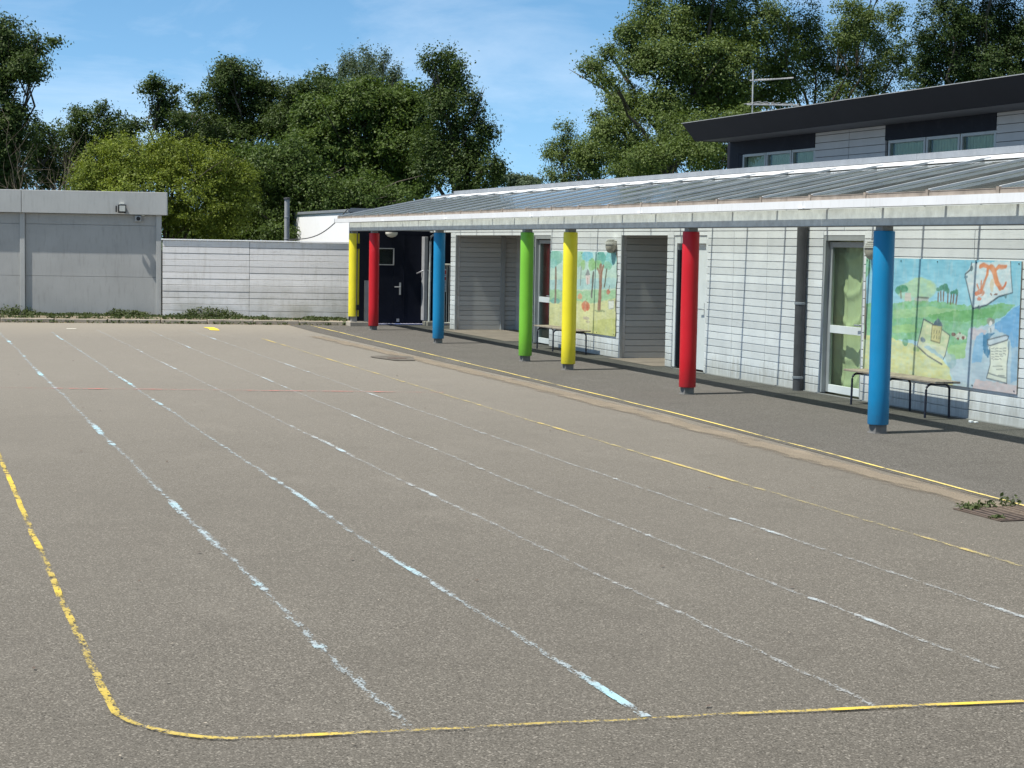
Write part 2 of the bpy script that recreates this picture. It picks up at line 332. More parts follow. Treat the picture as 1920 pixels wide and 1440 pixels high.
TREES={
'oak':[(2.81,54.66,7.73,0.71,0.63),(3.48,54.41,7.43,0.55,0.44),(2.28,54.78,6.93,0.95,0.95),(3.18,54.47,6.87,0.63,0.47),(3.40,54.37,6.56,0.39,0.25),(2.72,54.56,6.08,0.55,0.47),(2.42,54.59,5.21,0.71,0.71),(2.56,54.46,4.27,0.71,0.79),(2.85,54.31,3.65,0.63,0.47),(3.01,54.39,5.22,0.57,0.71),(2.93,54.34,4.35,0.71,0.71),(2.25,54.52,3.63,0.79,0.63),(4.15,54.20,7.63,0.09,0.08),(1.54,55.11,7.86,0.95,0.95),(1.23,55.06,5.97,0.95,1.26),(1.66,54.76,4.09,0.95,0.95)],
'hedge':[(5.35,59.97,5.47,0.53,0.79),(5.94,59.78,5.65,0.49,0.74),(6.43,59.60,5.49,0.44,0.62),(6.93,59.41,5.32,0.44,0.67),(4.85,60.08,4.76,1.05,1.05),(6.18,59.60,4.43,1.23,1.05),(3.85,60.45,5.09,0.70,0.88),(4.18,60.25,4.05,0.88,0.70),(5.84,59.66,3.73,1.41,0.70)],
'shrub':[(5.00,48.27,3.66,1.00,0.78),(5.81,48.02,3.96,1.07,0.74),(6.76,47.70,3.98,1.07,0.74),(7.70,47.35,3.71,1.00,0.78),(8.37,47.09,3.30,0.57,0.85),(4.59,48.38,3.23,0.64,0.57),(6.34,47.76,2.97,1.99,1.00),(7.69,47.26,2.57,1.14,0.85),(5.67,47.96,2.68,1.42,0.71)],
'small':[(7.96,61.31,6.91,0.51,0.40),(8.30,61.16,6.46,0.60,0.45),(8.56,61.11,6.95,0.27,0.22),(8.12,61.18,5.91,0.55,0.45),(8.81,60.95,6.02,0.45,0.55),(9.37,60.80,6.57,0.40,0.36),(7.87,61.36,7.09,0.33,0.22)],
'tall':[(10.72,62.58,8.06,0.45,0.41),(10.45,62.63,7.49,0.60,0.53),(10.98,62.45,7.50,0.75,0.56),(10.71,62.48,6.75,0.94,0.66),(11.60,62.22,7.32,0.66,0.47),(12.14,62.03,7.24,0.38,0.38),(13.02,61.71,7.07,0.66,0.47),(12.48,61.80,5.84,0.94,0.85),(10.17,62.60,5.99,1.03,0.75),(11.42,62.19,6.20,1.13,0.85),(12.31,61.90,6.40,0.75,0.66),(10.70,62.36,5.25,1.32,0.75),(9.45,62.78,5.23,1.03,0.66),(8.56,63.04,4.65,1.13,0.75),(11.04,62.18,4.51,1.50,0.75)],
'mid':[(14.18,63.49,7.73,0.48,0.43),(13.44,63.68,6.95,0.78,0.68),(14.54,63.31,7.06,0.87,0.78),(13.07,63.74,6.17,0.87,0.78),(14.17,63.35,5.99,1.16,0.97),(14.15,63.23,4.45,1.55,1.16),(12.68,63.71,4.23,1.55,1.16),(14.14,63.11,2.90,1.75,0.97),(15.97,62.49,3.13,1.55,0.78),(11.39,64.06,3.04,1.55,0.97)],
'silver':[(17.59,74.12,9.33,0.32,0.64),(18.56,73.82,9.73,0.30,0.55),(19.10,73.62,9.58,0.30,0.59),(19.67,73.38,8.98,0.27,0.50),(17.92,74.03,9.56,0.27,0.50),(18.34,73.82,8.78,1.02,0.80),(19.52,73.39,8.46,0.57,0.57),(18.76,73.60,7.88,1.36,0.91)],
'maple':[(14.10,55.99,6.43,1.21,0.78),(13.27,56.23,5.90,0.86,0.69),(14.91,55.67,5.93,1.04,0.86),(13.59,56.05,5.04,1.38,0.86),(15.23,55.48,4.90,1.04,0.86),(14.24,55.76,4.19,1.55,1.04),(12.61,56.35,4.68,1.04,0.86),(15.54,55.28,3.87,1.04,0.69),(15.24,55.59,6.28,0.78,0.78),(15.64,55.39,5.60,0.69,1.04),(12.45,56.49,5.71,0.86,0.86)],
'poplar':[(15.22,52.50,7.40,0.33,0.49),(15.69,52.35,7.50,0.26,0.39),(16.07,52.20,7.25,0.21,0.33),(15.37,52.40,6.71,0.59,0.65),(15.99,52.17,6.56,0.49,0.57),(15.67,52.21,5.74,0.79,0.82),(16.45,51.97,6.08,0.36,0.49),(15.97,52.03,4.77,0.98,0.82),(16.67,51.82,5.11,0.41,0.65),(16.27,51.86,3.96,0.90,0.65),(16.87,51.68,4.30,0.36,0.57),(17.05,51.57,3.73,0.23,0.23),(15.20,52.27,4.43,0.82,0.98)],
'bushes':[(9.62,49.90,4.00,0.91,0.76),(10.20,49.73,4.32,0.68,0.61),(10.48,49.57,3.57,1.06,0.83),(9.18,49.95,2.79,1.06,0.76),(10.19,49.59,2.66,1.21,0.76),(11.33,49.23,2.98,1.06,0.76),(8.17,50.24,2.17,1.36,0.45),(7.31,50.55,2.30,0.61,0.76),(8.60,50.10,2.17,0.91,0.61),(12.20,48.95,3.15,0.91,0.61),(7.31,50.52,2.00,0.61,0.38),(9.89,49.64,2.05,1.21,0.45),(13.06,48.65,3.16,0.76,0.45),(10.47,49.50,2.66,0.91,0.76),(11.04,49.26,2.22,0.76,0.45),(11.05,49.33,2.97,0.91,0.76),(9.32,49.85,2.19,0.91,0.61)],
'distant':[(35.67,104.75,5.86,0.67,0.27),(36.93,104.31,5.75,0.60,0.27),(35.04,104.98,6.01,0.33,0.50),(36.30,104.52,5.70,1.33,0.33)],
'birch':[(21.90,58.57,5.83,0.43,0.38),(21.72,58.58,5.26,0.53,0.47),(22.07,58.43,4.89,0.79,0.66),(21.27,58.72,5.03,0.26,0.09),(22.42,58.27,4.34,1.03,0.56),(21.53,58.57,4.32,0.47,0.28),(22.61,58.28,5.28,0.56,0.56)],
'ash':[(21.42,54.65,7.78,0.56,0.35),(21.83,54.47,7.35,0.44,0.28),(22.01,54.49,8.23,0.35,0.32),(22.59,54.34,8.85,0.49,0.70),(23.10,54.22,9.47,0.74,0.70),(23.84,53.92,8.96,0.79,0.88),(24.68,53.66,9.33,0.88,0.88),(22.84,54.19,8.07,0.79,0.63),(23.67,53.89,7.91,1.05,0.79),(21.99,54.37,6.74,0.39,0.28),(22.49,54.18,6.48,0.84,0.70),(23.66,53.79,6.68,1.23,0.79),(24.83,53.50,7.93,1.05,1.05),(24.99,53.34,6.70,1.05,0.88),(21.49,54.49,6.11,0.28,0.23),(21.65,54.39,5.59,0.53,0.53),(22.31,54.15,5.43,0.88,0.79),(21.48,54.38,4.71,0.67,0.67),(25.67,53.30,8.99,0.88,1.05),(25.83,53.13,7.60,0.88,1.05),(25.98,52.99,6.55,0.88,0.53),(22.81,53.91,4.56,1.05,0.70),(24.36,53.89,10.72,1.41,0.88),(26.02,53.32,10.75,1.05,1.05),(24.54,53.96,12.30,1.58,1.05),(26.20,53.42,12.68,1.23,1.05)],
'light':[(20.38,46.29,4.96,0.76,0.58),(20.96,46.11,5.12,0.76,0.58),(20.09,46.34,4.35,0.76,0.45),(21.10,46.01,4.52,0.91,0.53),(21.68,45.87,5.28,0.61,0.53),(21.67,45.81,4.53,0.61,0.61),(22.40,45.65,5.52,0.91,0.30),(19.37,46.56,4.03,0.61,0.30)],
'ash2':[(27.42,54.87,9.62,0.91,0.91),(27.93,54.61,8.54,0.82,1.09),(27.57,54.64,7.45,0.91,0.73),(28.43,54.33,7.28,0.91,0.73),(28.79,54.37,9.28,0.82,1.09),(29.30,54.11,8.20,0.73,1.09),(30.26,53.89,9.49,0.65,1.09),(30.33,53.74,8.04,0.76,1.09),(30.95,53.66,9.68,0.55,0.82),(31.37,53.44,8.69,0.55,0.82),(31.19,53.40,7.51,0.65,0.82),(31.89,53.34,9.70,0.36,0.65),(32.05,53.17,8.34,0.40,0.82),(29.81,53.83,6.94,0.91,0.45),(28.81,54.53,11.28,1.64,0.91),(31.22,53.71,11.32,1.09,0.73),(29.17,54.56,13.09,1.45,1.27),(30.89,53.96,12.94,1.09,1.09)],
'conifer':[(28.98,45.77,8.68,0.95,0.95),(28.82,45.73,7.58,0.79,0.79),(28.45,45.82,7.10,0.50,0.63),(29.88,45.44,8.38,0.95,0.95),(30.77,45.16,8.71,0.79,0.95),(30.17,45.26,7.44,0.95,0.63),(29.42,45.51,7.27,0.79,0.63),(31.06,44.97,7.62,0.79,0.79),(30.61,45.07,6.98,0.79,0.32),(28.29,45.82,6.39,0.57,0.32),(29.89,45.59,10.27,1.42,0.95),(31.81,44.78,8.42,0.95,1.42),(30.06,45.68,12.00,1.26,1.10),(32.13,44.85,10.62,1.26,1.42),(33.30,44.27,8.44,1.26,1.89)],
}
MUR2=[
('e',(185, 215, 150),'128,111,32,12'),
('e',(170, 212, 170),'102,106,26,11'),
('e',(60, 145, 95),'78,107,8,4'),
('e',(50, 135, 90),'88,109,10,5'),
('l',(110, 90, 60),'83,106 84,98',2),
('p',(205, 188, 176),'93,103 105,106 108,95 93,95'),
('p',(188, 192, 172),'113,99 143,100 142,94 115,91'),
('l',(70, 75, 70),'122,100 144,100',1.5),
('p',(112, 182, 104),'-24,89 65,90 100,96 142,96 165,97 209,95 241,94 291,99 315,98 296,87 272,79 252,71 228,68 224,52 186,45 118,49 67,48 -21,42'),
('p',(160, 205, 135),'68,82 143,90 209,88 205,81 121,77 68,72'),
('p',(90, 165, 85),'143,80 209,88 281,95 272,83 221,76 153,75'),
('p',(150, 200, 120),'66,64 116,69 122,59 67,55'),
('l',(100, 66, 44),'164,106 164,97',2.2),
('l',(100, 66, 44),'169,108 170,98',2.2),
('l',(100, 66, 44),'175,108 175,98',2.2),
('l',(100, 66, 44),'184,107 184,96',2.2),
('l',(100, 66, 44),'191,106 190,95',2.2),
('l',(100, 66, 44),'196,107 195,96',2.2),
('l',(100, 66, 44),'203,107 201,95',2.2),
('e',(44, 122, 92),'164,110,4,2'),
('e',(44, 122, 92),'170,113,5,3'),
('e',(44, 122, 92),'178,113,5,4'),
('e',(44, 122, 92),'184,110,3,3'),
('e',(44, 122, 92),'191,108,3,2'),
('e',(44, 122, 92),'196,108,3,2'),
('e',(44, 122, 92),'201,109,3,3'),
('p',(226, 216, 124),'-27,49 67,49 118,44 169,34 192,23 200,2 102,-2 -24,-3'),
('p',(182, 198, 212),'228,69 273,75 327,88 333,-3 215,-2 192,21 189,36 224,52'),
('p',(150, 200, 120),'184,45 224,53 223,35 191,32'),
('p',(228, 196, 192),'246,13 297,13 330,13 331,-3 237,-3'),
('p',(206, 190, 196),'232,69 263,69 257,59 233,56'),
('p',(96, 168, 226),'328,100 311,94 298,87 278,76 278,70 299,66 311,53 327,54 329,77'),
('p',(130, 186, 226),'243,62 257,66 260,50 255,33 236,31 237,48'),
('p',(140, 182, 214),'310,53 327,54 327,22 310,13'),
('e',(136, 176, 184),'196,30,10,9'),
('e',(176, 200, 190),'189,34,6,5'),
('p',(228, 222, 170),'135,75 155,71 171,66 191,59 184,38 179,32 175,25 146,33 123,43 129,58'),
('l',(50, 60, 70),'177,25 146,33 123,43 129,58 135,75 155,70',1.5),
('l',(50, 60, 70),'171,66 191,59 183,36 179,31',1),
('p',(160, 195, 205),'137,43 148,45 180,33 178,30 146,39'),
('p',(208, 194, 128),'154,69 174,69 171,49 152,51'),
('l',(90, 85, 60),'154,69 174,69 171,49 152,51 154,69',1),
('p',(62, 84, 104),'155,69 166,78 175,69'),
('l',(90, 85, 60),'158,63 158,60',1),
('l',(90, 85, 60),'159,57 158,54',1),
('l',(90, 85, 60),'164,63 163,60',1),
('l',(90, 85, 60),'164,57 164,54',1),
('l',(90, 85, 60),'169,63 169,61',1),
('l',(90, 85, 60),'169,57 169,54',1),
('e',(92, 112, 130),'135,51,5,3'),
('e',(238, 220, 212),'212,59,12,3'),
('e',(112, 62, 54),'199,61,4,2'),
('e',(90, 60, 55),'210,62,2,1'),
('e',(112, 62, 54),'217,58,3,2'),
('e',(112, 62, 54),'207,56,2,1'),
('p',(242, 242, 240),'229,142 252,143 302,145 304,130 308,111 296,108 283,106 261,96 245,93 234,91 226,108 218,125 217,129'),
('l',(46, 66, 80),'298,109 283,106 261,96 245,93 234,91 226,108 218,125 217,129 227,134 229,142',1.6),
('l',(46, 66, 80),'302,145 304,130 308,111 298,109',1),
('l',(228, 118, 66),'250,112 255,121 259,130 262,137 268,138',4),
('l',(232, 128, 72),'267,138 274,132 278,122 284,116',7),
('l',(224, 106, 60),'282,116 290,115 294,118 296,122',3),
('l',(226, 120, 70),'264,138 252,140 245,138',3.5),
('l',(226, 120, 70),'275,135 282,138 294,139',4),
('e',(214, 198, 168),'270,118,4,7'),
('e',(226, 104, 56),'249,110,7,4'),
('e',(226, 104, 56),'242,107,5,3'),
('l',(226, 104, 56),'249,114 249,122',2),
('l',(226, 104, 56),'244,114 241,118',2),
('e',(220, 96, 56),'247,102,4,2'),
('l',(242, 242, 240),'236,103 245,106 250,107',1.4),
('e',(122, 72, 58),'269,108,2,1'),
('e',(122, 72, 58),'277,109,3,1'),
('e',(70, 120, 130),'296,106,2,2'),
('e',(60, 90, 100),'229,136,3,3'),
('e',(80, 120, 140),'219,126,3,2'),
('e',(60, 80, 90),'246,93,3,2'),
('e',(132, 116, 110),'270,79,8,4'),
('e',(246, 236, 228),'270,77,3,3'),
('p',(214, 222, 228),'265,72 278,74 276,67 266,66'),
('l',(50, 60, 70),'270,71 271,67',0.8),
('p',(42, 112, 160),'256,63 263,65 278,65 268,58 266,50 271,46 267,38 260,43 257,52'),
('p',(236, 236, 212),'266,56 301,61 305,47 302,34 304,13 295,14 266,16 272,32 271,44'),
('p',(206, 218, 228),'265,58 299,65 304,64 302,60 270,52 266,53'),
('l',(50, 60, 70),'265,58 299,65 304,64 302,60 270,52 265,53 265,58',1),
('l',(50, 60, 70),'305,58 305,47 303,34 304,13 295,14 266,16 272,32 270,50',1),
('l',(50, 60, 70),'268,22 284,20 302,19',0.8),
('l',(120, 122, 118),'273,49 276,49 278,50',0.5),
('l',(120, 122, 118),'280,49 283,50 286,50',0.5),
('l',(120, 122, 118),'288,50 290,50 292,50',0.5),
('l',(120, 122, 118),'294,50 297,51 300,51',0.5),
('l',(120, 122, 118),'273,46 275,46 277,46',0.5),
('l',(120, 122, 118),'279,46 283,47 286,47',0.5),
('l',(120, 122, 118),'288,47 290,47 292,47',0.5),
('l',(120, 122, 118),'295,48 297,48 300,48',0.5),
('l',(120, 122, 118),'274,43 276,43 278,43',0.5),
('l',(120, 122, 118),'281,44 283,44 285,44',0.5),
('l',(120, 122, 118),'288,44 290,44 293,44',0.5),
('l',(120, 122, 118),'295,45 298,45 300,44',0.5),
('l',(120, 122, 118),'274,40 276,40 279,40',0.5),
('l',(120, 122, 118),'281,41 285,41 288,41',0.5),
('l',(120, 122, 118),'290,42 293,42 295,42',0.5),
('l',(120, 122, 118),'274,38 276,38 278,37',0.5),
('l',(120, 122, 118),'280,38 283,38 287,38',0.5),
('l',(120, 122, 118),'289,39 291,39 292,38',0.5),
('l',(120, 122, 118),'277,30 294,31',0.5),
('l',(120, 122, 118),'284,27 296,28',0.5),
('l',(120, 122, 118),'288,21 299,21',0.5),
('l',(110, 90, 75),'-2,127 4,47',5),
('e',(110, 180, 120),'-4,134,15,15'),
('e',(60, 130, 90),'97,46,7,4'),
('e',(120, 160, 90),'121,39,7,3'),
]
MUR1=[
('e',(112, 192, 160),'31,129,33,13'),
('e',(130, 200, 190),'15,118,22,9'),
('e',(152, 206, 140),'142,129,33,15'),
('e',(150, 215, 170),'122,121,20,9'),
('e',(112, 206, 232),'187,133,27,9'),
('e',(64, 162, 142),'250,130,24,12'),
('e',(150, 205, 120),'237,119,19,8'),
('e',(116, 206, 206),'298,131,25,13'),
('e',(120, 190, 150),'282,118,19,7'),
('e',(128, 190, 92),'210,119,17,11'),
('e',(150, 200, 110),'168,117,10,9'),
('p',(172, 212, 208),'-17,87 336,99 337,81 -16,67'),
('p',(146, 200, 140),'-16,71 135,70 225,75 337,78 338,64 206,51 -15,48'),
('p',(226, 218, 138),'-15,44 125,55 226,51 338,68 342,-5 -12,-2'),
('p',(208, 206, 112),'218,22 340,33 342,-5 219,-1'),
('e',(90, 160, 150),'30,50,27,5'),
('l',(122, 100, 82),'29,109 32,84 30,49',9),
('l',(110, 96, 80),'126,116 126,86 126,61',7),
('l',(104, 100, 84),'159,113 157,82',2.5),
('l',(94, 92, 84),'218,103 215,81 211,65',8),
('l',(144, 90, 64),'252,114 252,82 248,45',14),
('l',(144, 90, 64),'251,100 238,112',5),
('l',(144, 90, 64),'253,104 265,118',5),
('l',(100, 100, 80),'279,110 274,95 270,83',5),
('p',(240, 214, 206),'180,100 203,101 203,85 185,84'),
('p',(130, 130, 130),'179,100 190,111 204,101'),
('l',(190, 110, 100),'191,95 192,84',2),
('e',(232, 140, 92),'156,62,11,5'),
('e',(214, 82, 48),'184,46,20,9'),
('l',(120, 130, 60),'184,54 187,58',2),
('l',(180, 60, 40),'177,51 175,39',1),
('l',(180, 60, 40),'191,52 195,39',1),
('e',(212, 84, 54),'289,74,9,4'),
('l',(90, 80, 60),'291,78 293,84',2),
('p',(238, 236, 226),'290,59 316,60 314,47 292,45'),
('l',(150, 150, 140),'290,59 316,60 314,47 292,45 290,59',0.8),
('e',(170, 150, 130),'188,25,15,3'),
('e',(176, 160, 120),'196,19,11,2'),
('e',(130, 140, 90),'251,40,24,2'),
]
BARE = (3.58, 50.92, 0.0)
# ------------------------------------------------------------------ ground, kerb, markings
def sheet(name, pts, z, mat):
    m = MB(); m.add([(x, y, z) for x, y in pts], [tuple(range(len(pts)))])
    return tag(m.build(name, mat), None, None, kind='structure')
sheet('ground', [(-600,-300),(900,-300),(900,1200),(-600,1200)], -.02, M['grass'])
KERB = [(-8, 41.0), (1.85, 39.75), (5.25, 39.30), (8.24, 38.75), (9.2, 38.52)]
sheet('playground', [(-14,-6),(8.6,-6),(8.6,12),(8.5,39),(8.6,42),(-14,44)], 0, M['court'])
PB = [(7.70,-6),(7.72,9),(7.73,11.7),(7.9,14.7),(8.02,18.1),(8.05,22.6),(7.95,26.5),(7.95,31),(7.9,35.8),(8.0,39.3)]
sheet('shelter_pavement', PB + [(15,39.3),(15,-6)], .004, M['strip'])
sheet('porch_floor', [(11.0,25.3),(12.6,25.3),(12.6,27.2),(11.0,27.2)], .008, M['slab'])
sheet('far_porch_floor', [(10.9,32.25),(12.6,32.25),(12.6,36.6),(10.9,36.6)], .008, M['slab'])
sheet('verge', [(-14,41.8),(-8,41.05)] + [(x, y+.1) for x, y in KERB[1:]] + [(9.5,38.6),(9.5,43),(-14,46)], .085, M['soil'])
kb = MB()
for (x0, y0), (x1, y1) in zip(KERB[:-1], KERB[1:]):
    n = max(1, int(math.hypot(x1-x0, y1-y0)/1.0))
    for i in range(n):
        a, b = i/n + .004, (i+1)/n - .004; j = random.uniform(-.012, .012); h = .095 + random.uniform(-.012, .008)
        p = [(x0+(x1-x0)*t, y0+(y1-y0)*t+j) for t in (a, b)]
        kb.prism([p[0], p[1], (p[1][0], p[1][1]+.13), (p[0][0], p[0][1]+.13)], 'z', -.01, h)
tag(kb.build('kerb', M['kerb'], bevel=.012), None, None, kind='structure')

def line(name, path, width, z, mat, label, cat='painted line', group=None, wob=.012, step=.35):
    pts = []
    for (x0, y0), (x1, y1) in zip(path[:-1], path[1:]):
        n = max(1, int(math.hypot(x1-x0, y1-y0)/step))
        pts += [(x0+(x1-x0)*i/n, y0+(y1-y0)*i/n) for i in range(n)]
    pts.append(path[-1]); vs = []; uv = []; s = 0.; off = random.uniform(0, 50)
    w = 0.
    for i, p in enumerate(pts):
        a = pts[max(i-1, 0)]; b = pts[min(i+1, len(pts)-1)]; d = math.hypot(b[0]-a[0], b[1]-a[1]) or 1
        nx, ny = -(b[1]-a[1])/d, (b[0]-a[0])/d
        if i: s += math.hypot(p[0]-pts[i-1][0], p[1]-pts[i-1][1])
        w = .8*w + random.uniform(-wob, wob)*.6
        for sg in (-1, 1):
            vs.append((p[0]+nx*(w+sg*width/2), p[1]+ny*(w+sg*width/2), z)); uv.append((s+off, sg*width/2))
    fs = [(2*i, 2*i+1, 2*i+3, 2*i+2) for i in range(len(pts)-1)]
    m = MB(); m.add(vs, fs); o = m.build(name, mat)
    ul = o.data.uv_layers.new(name='UVMap')
    for lp in o.data.loops: ul.data[lp.index].uv = uv[lp.vertex_index]
    return tag(o, label, cat, group)
o = line('drainage_channel', [(7.50,8.8),(7.54,11.7),(7.64,14.7),(7.74,18.1),(7.79,22.6),(7.74,26.5),(7.63,31),(7.56,34)], .46, .008, M['channel'], None, None, wob=.015)
o['kind'] = 'structure'
lane = [((1.63,35.6),(1.70,22),(1.74,10.6),(1.79,6.40)), ((2.62,35.6),(2.65,20),(2.68,9.9),(2.745,6.28)), ((3.57,36.3),(3.61,20),(3.64,12.2),(3.71,6.14)), ((4.60,36.3),(4.50,20),(4.46,12.5),(4.58,6.6)), ((5.42,36.4),(5.35,20),(5.33,12.4),(5.37,6.6))]
labs = ['thickest blue chalk lane line, leftmost of the five on the asphalt', 'blue chalk lane line ending in a bright dash near the yellow line',
        'white chalk lane line in the middle of the five on the asphalt', 'faint broken white chalk lane line, fourth of the five from the left', 'white chalk lane line nearest the coloured columns, rightmost of the five']
for i, (p, lb) in enumerate(zip(lane, labs)):
    line('chalk_line', p, (.062,.046,.046,.042,.046)[i], .006 + .001*0, M['chalk' if i < 2 else 'chalk_pale'], lb, 'chalk line', 'chalk lane lines on the playground')
line('yellow_line', [(6.34,33.2),(6.25,22),(6.21,14.8),(6.24,8.8)], .045, .006, M['ypaint_thin'], 'thin worn yellow line on the playground between the chalk lanes and the dusty channel')
line('yellow_line', [(8.42,38.4),(8.34,33),(8.22,25),(8.12,18.3),(7.93,14),(7.76,11),(7.6,8.5)], .036, .010, M['ypale'], 'long yellow line along the edge of the dark pavement before the columns')
arc = [(.70,16.6),(.71,12),(.715,10.3),(.735,7.25)] + [(.735+.50*(1-math.cos(t)), 7.0-.62*math.sin(t)) for t in [i*math.pi/2/7 for i in range(1, 8)]] + [(2.0,6.305),(3.2,6.205),(4.45,6.07),(6,5.95)]
line('yellow_line', arc, .036, .010, M['ypaint'], 'bright yellow boundary line turning a rounded corner in the foreground', wob=.005, step=.12)
line('red_line', [(.4,22.5),(1.03,22.36),(3.2,21.8),(6.3,21.0)], .075, .010, M['red_chalk'], 'faint red chalk line across the chalk lanes', 'chalk line')
sheetm = MB().add([(5.90,37.55,.006),(6.12,37.55,.006),(6.10,36.9,.006),(6.03,36.2,.006),(5.86,36.4,.006),(5.93,37.0,.006)], [(0,5,4,3,2,1)])
tag(sheetm.build('paint_patch', worn('patch_yellow', (.80,.58,.04), .1, 8, .9, dirt=(.4,.35,.2), dirt_amt=.5)), 'bright yellow paint patch on the asphalt near the far kerb', 'paint patch')
sheetm = MB().add([(3.0,36.75,.006),(3.22,36.78,.006),(3.2,36.98,.006),(3.03,36.95,.006)], [(0,1,2,3)])
tag(sheetm.build('paint_patch', worn('patch_white', (.62,.60,.52), .1, 8, .9)), 'small pale paint dash on the asphalt in front of the grey annex', 'paint patch')

def leaves(pos, nrm, size, rng, jitter=.8):
    """diamond leaves: arrays of centres and main normals to verts / faces"""
    n = len(pos)
    nn = nrm + rng.normal(0, jitter, (n, 3)); nn /= np.linalg.norm(nn, axis=1)[:, None] + 1e-9
    t = rng.normal(0, 1, (n, 3)); t -= (t*nn).sum(1)[:, None]*nn; t /= np.linalg.norm(t, axis=1)[:, None] + 1e-9
    b = np.cross(nn, t); L = (size*rng.uniform(.6, 1.3, n))[:, None]
    v = np.stack([pos - t*L*.5, pos + b*L*.30 - nn*L*.05, pos + t*L*.55, pos - b*L*.30 - nn*L*.05], 1).reshape(-1, 3)
    return v
def leaf_mesh(name, v, mat, parent=None):
    n = len(v)//4; org = ORG[parent] if parent is not None else Vector((0,0,0))
    v = v - np.array(org)
    m = bpy.data.meshes.new(name); m.vertices.add(4*n); m.vertices.foreach_set('co', v.astype(np.float32).ravel())
    m.loops.add(4*n); m.loops.foreach_set('vertex_index', np.arange(4*n, dtype=np.int32))
    m.polygons.add(n); m.polygons.foreach_set('loop_start', np.arange(0, 4*n, 4, dtype=np.int32))
    m.update(calc_edges=True); m.validate(); m.materials.append(mat)
    o = bpy.data.objects.new(name, m); COL.objects.link(o); ORG[o] = org
    if parent is not None: o.parent = parent
    return o

# weeds along the foot of the annex and fence
P = []
def wall_y(x): return 41.0 - .235*(x - 5.48) if x < 5.45 else 40.72 - .24*(x - 5.47)
for i in range(520):
    x = RNG.uniform(1.2, 9.45)
    hh = .07 + .26*max(0, math.sin(x*2.1+.6)*math.sin(x*.83+2))**.6
    if 7.75 < x < 8.55: 
        if RNG.random() < .9: continue
        hh *= .3
    d = abs(RNG.normal(.16, .14)); y = wall_y(x) - .02 - d
    h = hh*max(.2, 1-d*1.5)*RNG.uniform(.5, 1.1)
    k = RNG.integers(10, 26)
    zz = .085 + h*RNG.random(k)
    P.append(np.stack([x + RNG.normal(0, .05, k), np.minimum(y + RNG.normal(0, .05, k), wall_y(x)-.02), zz], 1))
for i in range(420):
    x = RNG.uniform(1.5, 9.3); yk = np.interp(x, [q[0] for q in KERB], [q[1] for q in KERB])
    y = yk + (RNG.uniform(.15, .5) if RNG.random() < .7 else RNG.uniform(-.10, .02)); k = RNG.integers(3, 9); z0 = .09 if y > yk+.05 else .005
    P.append(np.stack([x + RNG.normal(0, .04, k), y + RNG.normal(0, .03, k), z0 + .05*RNG.random(k)], 1))
P = np.concatenate(P)
tag(leaf_mesh('weeds', leaves(P, np.tile([-.3, -.4, .8], (len(P), 1)), .055, RNG), LEAF['weed']), 'low dark weeds and ivy growing along the foot of the annex and fence', 'weeds', kind='stuff')
P = []
for i in range(500):
    x = RNG.uniform(1, 9.4); yk = np.interp(x, [q[0] for q in KERB], [q[1] for q in KERB])
    P.append((x, yk - abs(RNG.normal(.0, .07)), .008) if RNG.random() < .65 else (x, yk + RNG.uniform(.14, .8), .092))
P = np.array(P); tag(leaf_mesh('fallen_leaves', leaves(P, np.tile([0, 0, 1.], (len(P), 1)), .045, RNG, .25), LEAF['dry']), 'dry fallen leaves gathered along the kerb', 'fallen leaves', kind='stuff')
# twigs and crumbs strewn over the asphalt
P = np.stack([RNG.uniform(.3, 7, 90), RNG.uniform(5.6, 34, 90), np.full(90, .012)], 1)
tag(leaf_mesh('scattered_debris', leaves(P, np.tile([0, 0, 1.], (90, 1)), .03, RNG, .15), M['iron']), 'tiny dark twigs and crumbs scattered over the asphalt', 'debris', kind='stuff')

P = np.stack([RNG.uniform(.3, 7.4, 260), RNG.uniform(5.6, 22, 260)**1.0, np.full(260, .012)], 1)
tag(leaf_mesh('pale_flecks', leaves(P, np.tile([0, 0, 1.], (260, 1)), .014, RNG, .12), M['kerb']), 'tiny pale chips and seed flecks lying on the asphalt', 'debris', kind='stuff')
# drain grate at the right edge, with weeds, and the small far drain
g = thing('drain_grate', 'rusty drain grate in the asphalt at the right edge with weeds around it', 'drain', (7.45, 10.62, 0))
m = MB(); 
for i in range(9): m.box(7.17+i*.065, 7.205+i*.065, 10.36, 10.9, .0045, .012)
m.build('grille', M['iron'], g); MB().box(7.14, 7.76, 10.335, 10.355, .002, .0095).box(7.14, 7.76, 10.905, 10.925, .002, .0095).box(7.14, 7.16, 10.36, 10.9, .002, .0095).build('frame', M['iron'], g)
MB().box(7.17, 7.75, 10.36, 10.9, .0045, .0075).build('pit', M['rubber'], g)
pts = np.concatenate([np.stack([RNG.normal(a, .03, 30), RNG.normal(b, .03, 30), .01+abs(RNG.normal(0, s*.8, 30))], 1) for a, b, s in [(7.24,10.93,.02),(7.30,10.93,.015),(7.40,10.96,.02),(7.47,10.93,.03),(7.60,10.96,.05),(7.66,10.97,.05),(7.2,10.45,.01),(7.26,10.86,.02)]])
tag(leaf_mesh('weed_tuft', leaves(pts, np.tile([-.3,-.3,.8], (len(pts),1)), .035, RNG), LEAF['weed']), 'green weed tufts growing around the drain grate at the right edge', 'weeds', kind='stuff')
g = thing('drain', 'small dark drain with a damp dirt patch in the far part of the channel', 'drain', (7.4, 27.4, 0))
MB().lathe([(.16,.002),(.16,.014),(.13,.016),(.02,.016)], (7.42,27.4,0), 20).build('cover', M['iron'], g)
a = [(7.42+.30*math.cos(t)*(1+.25*math.sin(3*t)), 27.45+.75*math.sin(t)*(1+.2*math.cos(2*t)), .0105) for t in [i*math.tau/24 for i in range(24)]]
